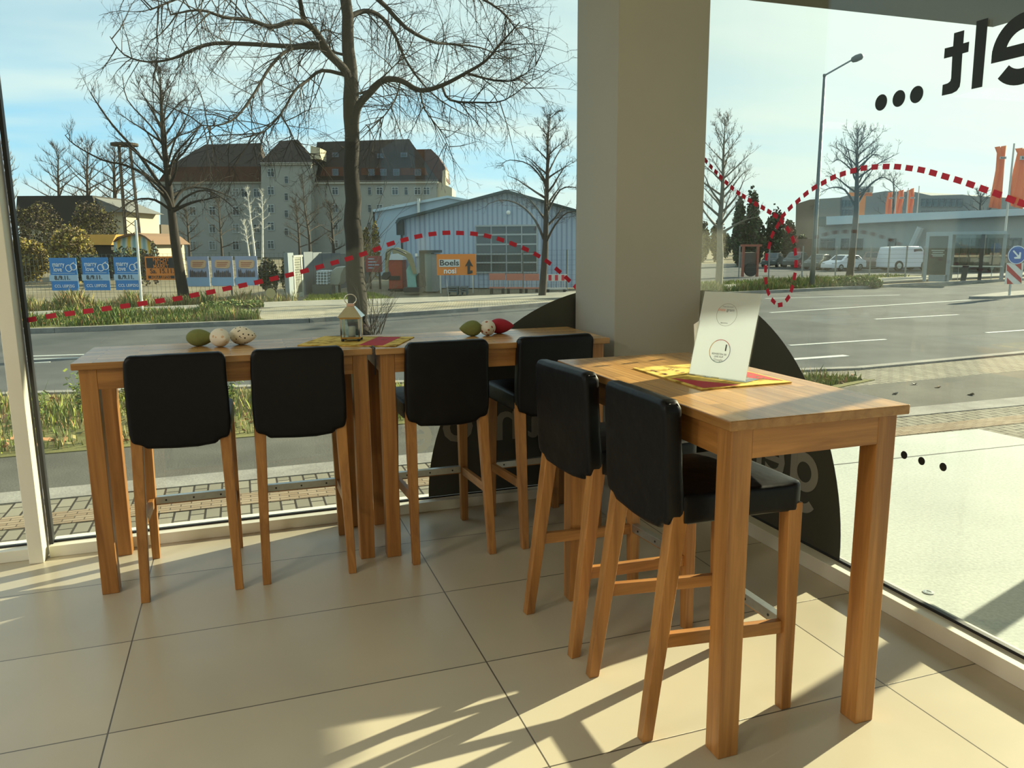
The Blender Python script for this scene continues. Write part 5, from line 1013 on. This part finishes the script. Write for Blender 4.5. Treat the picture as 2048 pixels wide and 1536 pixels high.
# barriers and mesh fence before the hall
def barrier(px0, px1, py0, w, stripes, lab):
    P = VPl(px0, w, px1, w); t = thing('barrier', lab, 'barrier', gxy((px0+px1)/2, w), 0, 'site barriers before the hall')
    bpart('rail', flat('barrier_pale', (.52, .52, .48), .6) if stripes else flat('barrier_red', (.45, .16, .11), .6), lambda m: (P.rect(m, px0, py0, px1, py0+13, 0, .05), P.rect(m, px0, py0+27, px1, py0+30, 0, .05)), t)
    bpart('slats', flat('barrier_slat', (.45, .42, .38), .6), lambda m: [P.rect(m, px0+2+k*5, py0+13, px0+3.2+k*5, py0+27, .01, .03) for k in range(int((px1-px0-3)/5)+1)], t)
    if stripes: bpart('red_stripes', flat('barrier_stripe_red', (.45, .02, .04), .6), lambda m: [P.rect(m, px0+5+k*13, py0+1, px0+11+k*13, py0+12, -.01, .015) for k in range(int((px1-px0)/13))], t)
    for x in (px0+4, px1-5): bpart('foot', roof_b, lambda m: P.rect(m, x-2, py0+30, x+3, 'g', -.15, .3), t)
barrier(978, 1010, 547, 29.5, False, 'red plastic site barrier, left one before the hall'); barrier(1012, 1046, 547.5, 29.5, False, 'red plastic site barrier, middle one before the hall'); barrier(1092, 1134, 549, 29.3, True, 'white barrier with red stripes right of the street tree')
barrier(1048, 1078, 548, 29.5, False, 'red plastic site barrier touching the street tree trunk')
MF = VPl(880, 30.6, 1170, 29.9); mf = thing('mesh_fence', 'tall fine mesh fence in front of the corrugated hall', 'fence', gxy(1100, 30)); mb = MB(); a0 = MF.pt(955, 'g'); a1 = MF.pt(1215, 'g'); Lf = (a1-a0).length
for k in range(int(Lf/.12)+1): q = a0+MF.U*k*.12; mb.box((q.x-.0025, q.y-.0025, GZ), (q.x+.0025, q.y+.0025, GZ+1.62))
for k in range(9): mb.tube([a0+Vector((0, 0, .1+k*.19)), a1+Vector((0, 0, .1+k*.19))], .004, 4)
mb.build('wire_mesh', fm, mf)
for x in (1045, 1134): bpart('fence_post', fm, lambda m: MF.rect(m, x-1.3, 499, x+1.3, 'g', 0, .06), mf)
for i, (x0, w_) in enumerate(((893, 22), (920, 14))): 
    P = VPl(880, 28.8, 950, 28.8); tag(bpart('pallet', flat('pallet_dark', (.06, .09, .11), .7), lambda m: [P.rect(m, x0, 574+k*4, x0+w_, 576.2+k*4, 0, .8) for k in range(3)] + [P.rect(m, x0+1, 574, x0+2.5, 'g', 0, .8), P.rect(m, x0+w_-2.5, 574, x0+w_-1, 'g', 0, .8)]), ['low dark stack of pallets under the orange sign, left one', 'low dark stack of pallets under the orange sign, right one'][i], 'pallet')
P = VPl(530, 23, 550, 23); 
o = MB().ring(yp(541, 586, YG-.006), .0, .024, (1, 0, 0), (0, 0, 1), (0, -.001, 0), 24); tag(o.build('round_mark', flat('pale_green_sticker', (.45, .52, .36), .6)), 'small round pale green sticker on the left window glass', 'sticker')

# ================================================================= right side
# office block
O1 = VPl(1590, 118, 1960, 96); ob = thing('office_block', 'grey office block with dark ribbon windows in the background at the right', 'building', gxy(1780, 105))
bpart('wall', flat('office_brown', (.17, .15, .12), .9, var=.1, scale=.4), lambda m: O1.poly(m, [(1590, 'g'), (1592, 408), (1620, 399), (1680, 395), (1680, 'g')], 0, 12), ob)
bpart('wall', flat('office_grey', (.17, .18, .18), .9, var=.08, scale=.4), lambda m: O1.poly(m, [(1680, 'g'), (1680, 395), (1698, 390), (1746, 386), (1772, 382), (1830, 384), (1862, 391), (1925, 389), (1946, 392), (1946, 'g')], .4, 12), ob)
for x, y, w_, h_ in [(1684+k*7, 400, 5, 13) for k in range(3)]+[(1684+k*7, 419, 5, 12) for k in range(3)]+[(1842+k*12, 397, 9, 16) for k in range(7)]+[(1842+k*12, 421, 9, 10) for k in range(7)]: bwin(O1, x, y, x+w_, y+h_, .3, ob, flat('office_frame', (.13, .14, .15), .6), pane_d, 0)
rs = thing('roof_sign', 'name sign with an orange mast on the distant office roof', 'sign', gxy(1722, 104)); R1_ = VPl(1700, 104, 1750, 104)
bpart('sign_panel', flat('sign_grey', (.42, .40, .36), .6), lambda m: R1_.rect(m, 1701, 373, 1746, 385, 0, .3), rs); on_plane(rs, R1_, 1724, 379.5, 'Boels', .95, black_ink, -.05, .03)
bpart('orange_base', orange, lambda m: (R1_.rect(m, 1699, 385, 1744, 392, 0, .3), R1_.rect(m, 1719, 392, 1724, 'g', 0, .5)), rs)
on_plane(rs, R1_, 1735, 389, 'RENTAL', .36, flat('sign_dark_red', (.4, .03, .02), .6), -.05, .02)
# low building
LB_ = VPl(1640, 62, 2060, 49); lb = thing('low_building', 'long low grey building with a pale roof fascia behind the parked cars', 'building', gxy(1850, 56))
bpart('wall', flat('pale_grey_render', (.25, .28, .27), .85, var=.08, scale=.6), lambda m: LB_.poly(m, [(1638, 'g'), (1638, 452), (2120, 425), (2120, 'g')], 0, 12), lb)
bpart('fascia', flat('fascia_pale', (.38, .47, .52), .5, var=.08, scale=.8), lambda m: LB_.poly(m, [(1652, 433), (2120, 414), (2120, 427), (1652, 450)], -.6, 12.6), lb)
bpart('fascia_end', flat('fascia_dark_green', (.03, .05, .04), .6), lambda m: LB_.poly(m, [(1636, 434), (1652, 433), (1652, 451), (1636, 453)], -.62, .8), lb)
bpart('gutter', roof_b, lambda m: LB_.poly(m, [(1650, 450), (2120, 427), (2120, 429), (1650, 453)], -.65, .5), lb)
for x0, x1 in ((1640, 1667), (1682, 1695), (1711, 1723), (1776, 1789)): bwin(LB_, x0, 477, x1, 499, 0, lb, flat('window_dark_frame', (.06, .07, .07), .5), pane_d, 1 if x1-x0 > 15 else 0, .3)
for x0 in (1905, 1940, 1978, 2008): bwin(LB_, x0, 476, x0+28, 530, 0, lb, flat('window_dark_frame', (.06, .07, .07)), pane_d, 1, .3)
bpart('red_strip', flat('strip_red', (.30, .10, .08), .7), lambda m: LB_.rect(m, 1905, 506, 2040, 516, -.1, .15), lb)
bpart('inclined_pipe', win_w, lambda m: m.tube([LB_.pt(1824, 494, -.5), LB_.pt(1842, 455, -.5)], .25, 8), lb)
tag(bpart('low_wall', flat('brown_block', (.14, .10, .08), .9), lambda m: VPl(1590, 72, 1640, 72).poly(m, [(1592, 'g'), (1592, 478), (1636, 478), (1636, 'g')], 0, 3)), 'small brown block left of the low grey building', 'building')
# flags
def flag(lab, px, w, ytop, pts, pole_top, group, nm='flag', base=True):
    P = VPl(px-30, w, px+30, w); t = thing(nm, lab, 'flag', gxy(px, w), 0, group); B = gxy(px, w); top = P.pt(px, pole_top).z
    MB().tube([(B.x, B.y, GZ), (B.x, B.y, top)], [.07, .045], 8).build('pole', flat('pole_grey', (.42, .43, .4), .5), t)
    A = [P.pt(*q) for q in pts]; n = len(A)//2; L_, R_ = A[:n], A[n:][::-1]; mb = MB(); cols = 11; vs_ = []
    for i in range(n):
        for k in range(cols+1):
            u = k/cols; p = L_[i].lerp(R_[i], u); p = p + P.n*(.10*sin(u*13+i*.8)*(1-.3*u)*max(.3, w/50)); vs_.append(p)
    fs = [(i*(cols+1)+k, i*(cols+1)+k+1, (i+1)*(cols+1)+k+1, (i+1)*(cols+1)+k) for i in range(n-1) for k in range(cols)]
    o = mb.add(vs_, fs).build('flag_cloth', flat('flag_orange', (.80, .17, .03), .7, var=.06), t, smooth=True); s_ = o.modifiers.new('s', 'SOLIDIFY'); s_.thickness = .01
    yb = pts[0][1]+(pts[n-1][1]-pts[0][1])*.22; xl = L_[1].lerp(L_[2], .3); xr = R_[1].lerp(R_[2], .3); mid = (xl+xr)/2; wd = (xr-xl).length*.8
    MB().obox(mid-P.n*.2*max(.4, w/60), wd, .02, wd*.35, atan2(P.U.y, P.U.x)).build('name_patch', flat('patch_grey', (.45, .43, .4), .6), t)
    text_mb('Boels', wd*.3, mid-P.n*(.2*max(.4, w/60)+.02), P.U, (0, 0, 1), (0, 0, 0), .02).build('lettering', black_ink, t)
g3 = 'small orange flags above the low building roof'
flag('orange flag above the low roof, leftmost of the small three', 1785, 76, 383, [(1776, 385), (1775, 393), (1773, 405), (1771, 432), (1772, 450), (1783, 450), (1784, 432), (1785, 405), (1785, 393), (1785, 384)], 380, g3)
flag('orange flag above the low roof, middle of the small three', 1808, 79, 380, [(1797, 382), (1796, 392), (1792, 405), (1787, 432), (1788, 450), (1801, 450), (1803, 432), (1807, 405), (1808, 392), (1808, 379)], 376, g3)
flag('orange flag above the low roof, rightmost of the small three', 1829, 82, 376, [(1813, 382), (1818, 392), (1816, 405), (1813, 432), (1814, 450), (1826, 450), (1825, 432), (1828, 405), (1829, 392), (1829, 375)], 372, g3)
flag('large orange flag on its pole over the bus shelter', 2008, 44, 290, [(1989, 294), (1995, 306), (1993, 340), (1984, 385), (1977, 415), (2001, 418), (2005, 385), (2009, 340), (2012, 306), (2014, 291)], 287, 'large orange flags at the bus stop')
flag('large orange flag cut by the right picture edge', 2060, 44, 292, [(2030, 297), (2036, 306), (2028, 340), (2020, 385), (2021, 412), (2045, 418), (2050, 385), (2056, 340), (2062, 306), (2065, 294)], 290, 'large orange flags at the bus stop')
# street lamp
w_ = 30.6; LPp = VPl(1600, w_, 1660, w_); B = gxy(1628, w_); B = LPp.pt(1628, 'g'); zt = LPp.pt(1650, 151).z
sl_ = thing('street_lamp', 'tall grey street lamp with one arm reaching right over the road', 'street lamp', B); lm = flat('lamp_grey', (.09, .12, .125), .5, metal=.2)
MB().tube([B, Vector((B.x, B.y, GZ+2)), Vector((B.x, B.y, zt))], [.11, .085, .05], 12).build('pole', lm, sl_, smooth=True)
h0 = Vector((B.x, B.y, zt)); h1 = LPp.pt(1702, 121); h2 = LPp.pt(1727, 111)
MB().tube([h0, h1], .032, 8).build('arm', lm, sl_)
q = MB(); dd = (h2-h1); q.lathe([(.03, 0), (.10, .12*dd.length), (.13, .4*dd.length), (.12, .8*dd.length), (.03, dd.length)], h1, dd, 14); q.build('lamp_head', flat('lamp_head_dark', (.035, .04, .04), .5), sl_, smooth=True)
MB().lathe([(.055, 0), (.065, .05), (.055, .1)], (B.x, B.y, zt-.05), n=10).build('joint', lm, sl_)
# cars
def car(lab, pxc, w, wpx, hpx, col, ang, group='parked cars behind the right verge', van=False):
    L = wpx*w/FPX/ (abs(cos(ang))+.42*abs(sin(ang))); H = hpx*w/FPX; Wd = L*.42; c = gxy(pxc, w); base_r = atan2(-SY, CY)
    t = thing('van' if van else 'car', lab, 'van' if van else 'car', c, base_r+ang, group); mb = MB(); hw = Wd/2
    if van: prof = [(-.5, .14), (-.5, .42), (-.49, .80), (-.46, .97), (-.1, 1.0), (.22, .99), (.36, .62), (.48, .50), (.5, .30), (.5, .14)]; gh = [(.04, .60), (.04, .88), (.20, .90), (.33, .60)]
    else: prof = [(-.5, .18), (-.5, .42), (-.48, .62), (-.40, .66), (-.28, .95), (-.05, 1.0), (.10, .97), (.25, .66), (.44, .56), (.5, .42), (.5, .18)]; gh = [(-.37, .67), (-.27, .90), (-.04, .95), (.08, .92), (.20, .67)]
    n = len(prof); vs_ = []
    for s_ in (-1, -.93, .93, 1):
        for x, z in prof:
            k = 1 if z < .7 else .82; vs_.append((x*L*(1 if abs(s_) < 1 else .985), hw*s_*k, z*H*(1 if abs(s_) < 1 else .97)+ (0 if abs(s_)<1 else .01)))
    fs = [tuple(range(n-1, -1, -1)), tuple(range(3*n, 4*n))]
    for j in range(3):
        for i in range(n): fs.append((j*n+i, j*n+(i+1) % n, (j+1)*n+(i+1) % n, (j+1)*n+i))
    mb.add(vs_, fs); mb.build('body', col, t, world=False, smooth=False, bevel=.02)
    for s_ in (-1, 1): MB().prism([(x*L, z*H) for x, z in gh], (0, s_*hw*.86, 0), (1, 0, 0), (0, 0, 1), (0, s_*.05*hw, 0)).build('side_window', pane_d, t, world=False)
    if not van: MB().prism([(-hw*.7, 0), (hw*.7, 0), (hw*.62, H*.27), (-hw*.62, H*.27)], (.245*L, 0, .67*H), (0, 1, 0), Vector((-.13*L/(.27*H), 0, 1)), (.012, 0, .01)).build('windscreen', pane_d, t, world=False)
    else: MB().prism([(-hw*.75, 0), (hw*.75, 0), (hw*.7, H*.32), (-hw*.7, H*.32)], (.345*L, 0, .64*H), (0, 1, 0), Vector((-.12*L/(.32*H), 0, 1)), (.012, 0, .01)).build('windscreen', pane_d, t, world=False)
    for sx in (-.30, .31):
        for s_ in (-1, 1):
            wh = MB().lathe([(.2*H, -.09), (.21*H, -.06), (.21*H, .06), (.2*H, .09)], (sx*L, s_*hw*.9, .21*H), (0, 1, 0), 20).build('wheel', dk, t, world=False); MB().lathe([(.12*H, 0), (.11*H, .012)], (sx*L, s_*(hw*.9+.09), .21*H), (0, s_, 0), 14).build('rim', steel, wh, world=False)
    for s_ in (-1, 1): MB().obox((.485*L, s_*hw*.68, .45*H), .05, hw*.34, .08*H).build('headlight', win_w, t, world=False)
    return t
wcar = flat('paint_white', (.55, .58, .62), .35, var=.02); dcar = flat('paint_dark', (.035, .05, .055), .3, var=.02); gcar = flat('paint_green_grey', (.06, .08, .08), .3, var=.02); bcar = flat('paint_brown', (.14, .11, .10), .35, var=.02)
car('white hatchback parked behind the bare tree trunk', 1690, 50, 95, 31, wcar, pi+.45); car('dark parked car just left of the white hatchback', 1640, 52.5, 76, 30, gcar, pi+.8); car('dark estate car, second from the left in the car row', 1594, 56, 70, 31, dcar, pi+.9); car('dark car at the left end of the car row', 1548, 58, 62, 28, dcar, pi+1.0)
car('brown parked car between the white hatchback and the van', 1746, 54, 62, 32, bcar, pi+1.1); car('white delivery van parked left of the bus shelter', 1812, 49, 108, 48, wcar, .25, None, True)
car('dark car seen through the bus shelter', 1995, 47, 80, 32, bcar, .2)
# machinery in the yard left of the loop
YD = VPl(1460, 42, 1540, 42); yd = thing('machine', 'orange portal frame machine left of the dashed loop', 'machine', gxy(1505, 42)); orr = flat('machine_orange', (.28, .08, .05), .6)
bpart('frame', orr, lambda m: (YD.rect(m, 1486, 492, 1490, 'g', 0, .15), YD.rect(m, 1515, 492, 1519, 'g', 0, .15), YD.rect(m, 1484, 489, 1524, 493, 0, .3)), yd); q = YD.pt(1502, 530, .1)
MB().lathe([(.35, -.1), (.38, 0), (.35, .1)], (q.x, q.y, GZ+.38), YD.n, 20).build('wheel', dk, yd); bpart('body', flat('machine_grey', (.10, .09, .08), .7), lambda m: YD.rect(m, 1488, 505, 1514, 536, .2, .9), yd)
# fence posts along the car park
for i, px in enumerate((1607, 1674, 1743, 1812, 1842)):
    pass
CF = VPl(1470, 40, 1860, 39); cf = thing('wire_fence', 'thin wire fence with slim posts in front of the parked cars', 'fence', gxy(1680, 39.5)); mb = MB(); a0 = CF.pt(1470, 'g'); a1 = CF.pt(1855, 'g')
for k in range(7): mb.tube([a0+Vector((0, 0, .15+k*.21)), a1+Vector((0, 0, .15+k*.21))], .006, 4)
mb.build('wires', fm, cf)
for px in (1480, 1540, 1607, 1674, 1743, 1780, 1815, 1850): bpart('fence_post', flat('post_grey', (.22, .23, .22), .6), lambda m: CF.rect(m, px-.9, 492, px+.9, 'g', 0, .06), cf)
# bus shelter
BS = VPl(1850, 36, 2060, 34); bs = thing('bus_shelter', 'glass bus shelter with a lit grey advert box at its left end', 'bus shelter', gxy(1950, 35)); frm = flat('shelter_frame', (.24, .29, .31), .5, metal=.2)
bpart('roof', frm, lambda m: BS.rect(m, 1853, 464, 2014, 468, -.1, 1.7), bs)
bpart('advert_box', frm, lambda m: (BS.rect(m, 1853, 465, 1857, 'g', -.15, .2), BS.rect(m, 1898, 465, 1903, 'g', -.15, .2), BS.rect(m, 1857, 465, 1899, 472, -.15, .2), BS.rect(m, 1857, 550, 1899, 'g', -.15, .2)), bs)
ad = bpart('advert_panel', flat('advert_dark', (.03, .05, .045), .25, var=.4, scale=2), lambda m: BS.rect(m, 1857, 472, 1898, 550, -.05, .08), bs)
bpart('advert_text', flat('advert_pale', (.3, .36, .34), .6), lambda m: [BS.rect(m, 1863+(k % 2)*2, y, 1889-(k % 2)*3, y+2, -.06, .02) for k, y in enumerate((500, 504, 508, 511))], bs)
for x, mm in ((1907, frm), (1966, dk), (2010, frm)): bpart('post', mm, lambda m: BS.rect(m, x-2.2, 467, x+2.2, 'g', 1.3 if x != 1966 else .2, .12), bs)
bpart('rear_glass', glass('shelter_glass', (.62, .68, .66), 1.5), lambda m: BS.rect(m, 1905, 470, 2012, 546, 1.4, .02), bs)
bpart('bench', flat('bench_pale', (.4, .42, .4), .6), lambda m: (BS.rect(m, 1903, 532, 2005, 534.5, .8, .5), BS.rect(m, 1918, 534, 1920, 'g', 1, .1), BS.rect(m, 1985, 534, 1987, 'g', 1, .1)), bs)
tag(bpart('litter_bin', flat('bin_dark', (.05, .05, .045), .6), lambda m: (BS.poly(m, [(1926, 'g'), (1925, 533), (1938, 533), (1937, 'g')], -.3, .35), BS.rect(m, 1925, 531, 1938.5, 533, -.32, .4)), bevel=.01), 'dark litter bin beside the bus shelter bench', 'bin')
# traffic island with keep right sign
w_ = 25.6; TS = VPl(2000, w_, 2048, w_); b0 = TS.pt(2028, 'g'); ts = thing('traffic_sign', 'round blue sign with white arrow above a red and white striped plate', 'traffic sign', b0)
MB().tube([b0, Vector((b0.x, b0.y, TS.pt(2030, 530).z)), Vector((b0.x, b0.y, TS.pt(2032, 492).z))], .035, 10).build('pole', steel, ts)
c = TS.pt(2034, 510, -.06); MB().lathe([(.30, 0), (.30, .02)], c, TS.n, 36).build('blue_disc', flat('sign_blue', (.02, .11, .40), .4), ts); MB().ring(c-TS.n*.004, .278, .298, TS.U, (0, 0, 1), -TS.n*.004, 36).build('white_rim', white_ink, ts)
Ud = (TS.U-Vector((0, 0, 1))).normalized(); Vd = (TS.U+Vector((0, 0, 1))).normalized()
MB().prism([(-.20, -.025), (.05, -.025), (.05, -.025), (-.02, -.12), (.035, -.14), (.17, 0), (.035, .14), (-.02, .12), (.05, .025), (-.20, .025)], c-TS.n*.006, Ud, Vd, -TS.n*.004).build('arrow', white_ink, ts)
pl_ = bpart('striped_plate', flat('plate_white2', (.66, .64, .60), .5), lambda m: TS.rect(m, 2014, 526, 2043, 568, -.05, .02), ts)
bpart('red_stripe', flat('sign_red', (.40, .02, .03), .5), lambda m: (TS.poly(m, [(2014, 528), (2043, 557), (2043, 567), (2014, 541)], -.056, .004), TS.poly(m, [(2027, 526), (2043, 526), (2043, 541)], -.056, .004), TS.poly(m, [(2014, 555), (2027, 568), (2014, 568)], -.056, .004)), pl_)
flatpoly('traffic_island', [(22.6, 19.3), (23.6, 19.8), (26, 20.6), (34, 22.4), (34, 21.2), (26, 19.4), (23.6, 18.9)], GZ+.06, kerb_m, .1)
# pigeon-sized leaves and twig on the path
for i, (px, py) in enumerate(((1829, 770), (1790, 789), (1942, 791), (1875, 776))):
    q = gp(px, py); mb = MB(); mb.obox(q+Vector((0, 0, .012)), .07, .035, .008, i, .2, .2); mb.obox(q+Vector((.03, .01, .016)), .04, .03, .005, i+1, -.3, .3)
    tag(mb.build('fallen_leaf', dk if i in (0, 1) else flat('leaf_brown', (.12, .08, .04))), ['dark curled leaf on the paving near the grass tip', 'dry leaf on the asphalt path before the grass tip', 'small flat leaf on the right part of the asphalt path', 'leaf at the kerb of the right paving'][i], 'leaf')
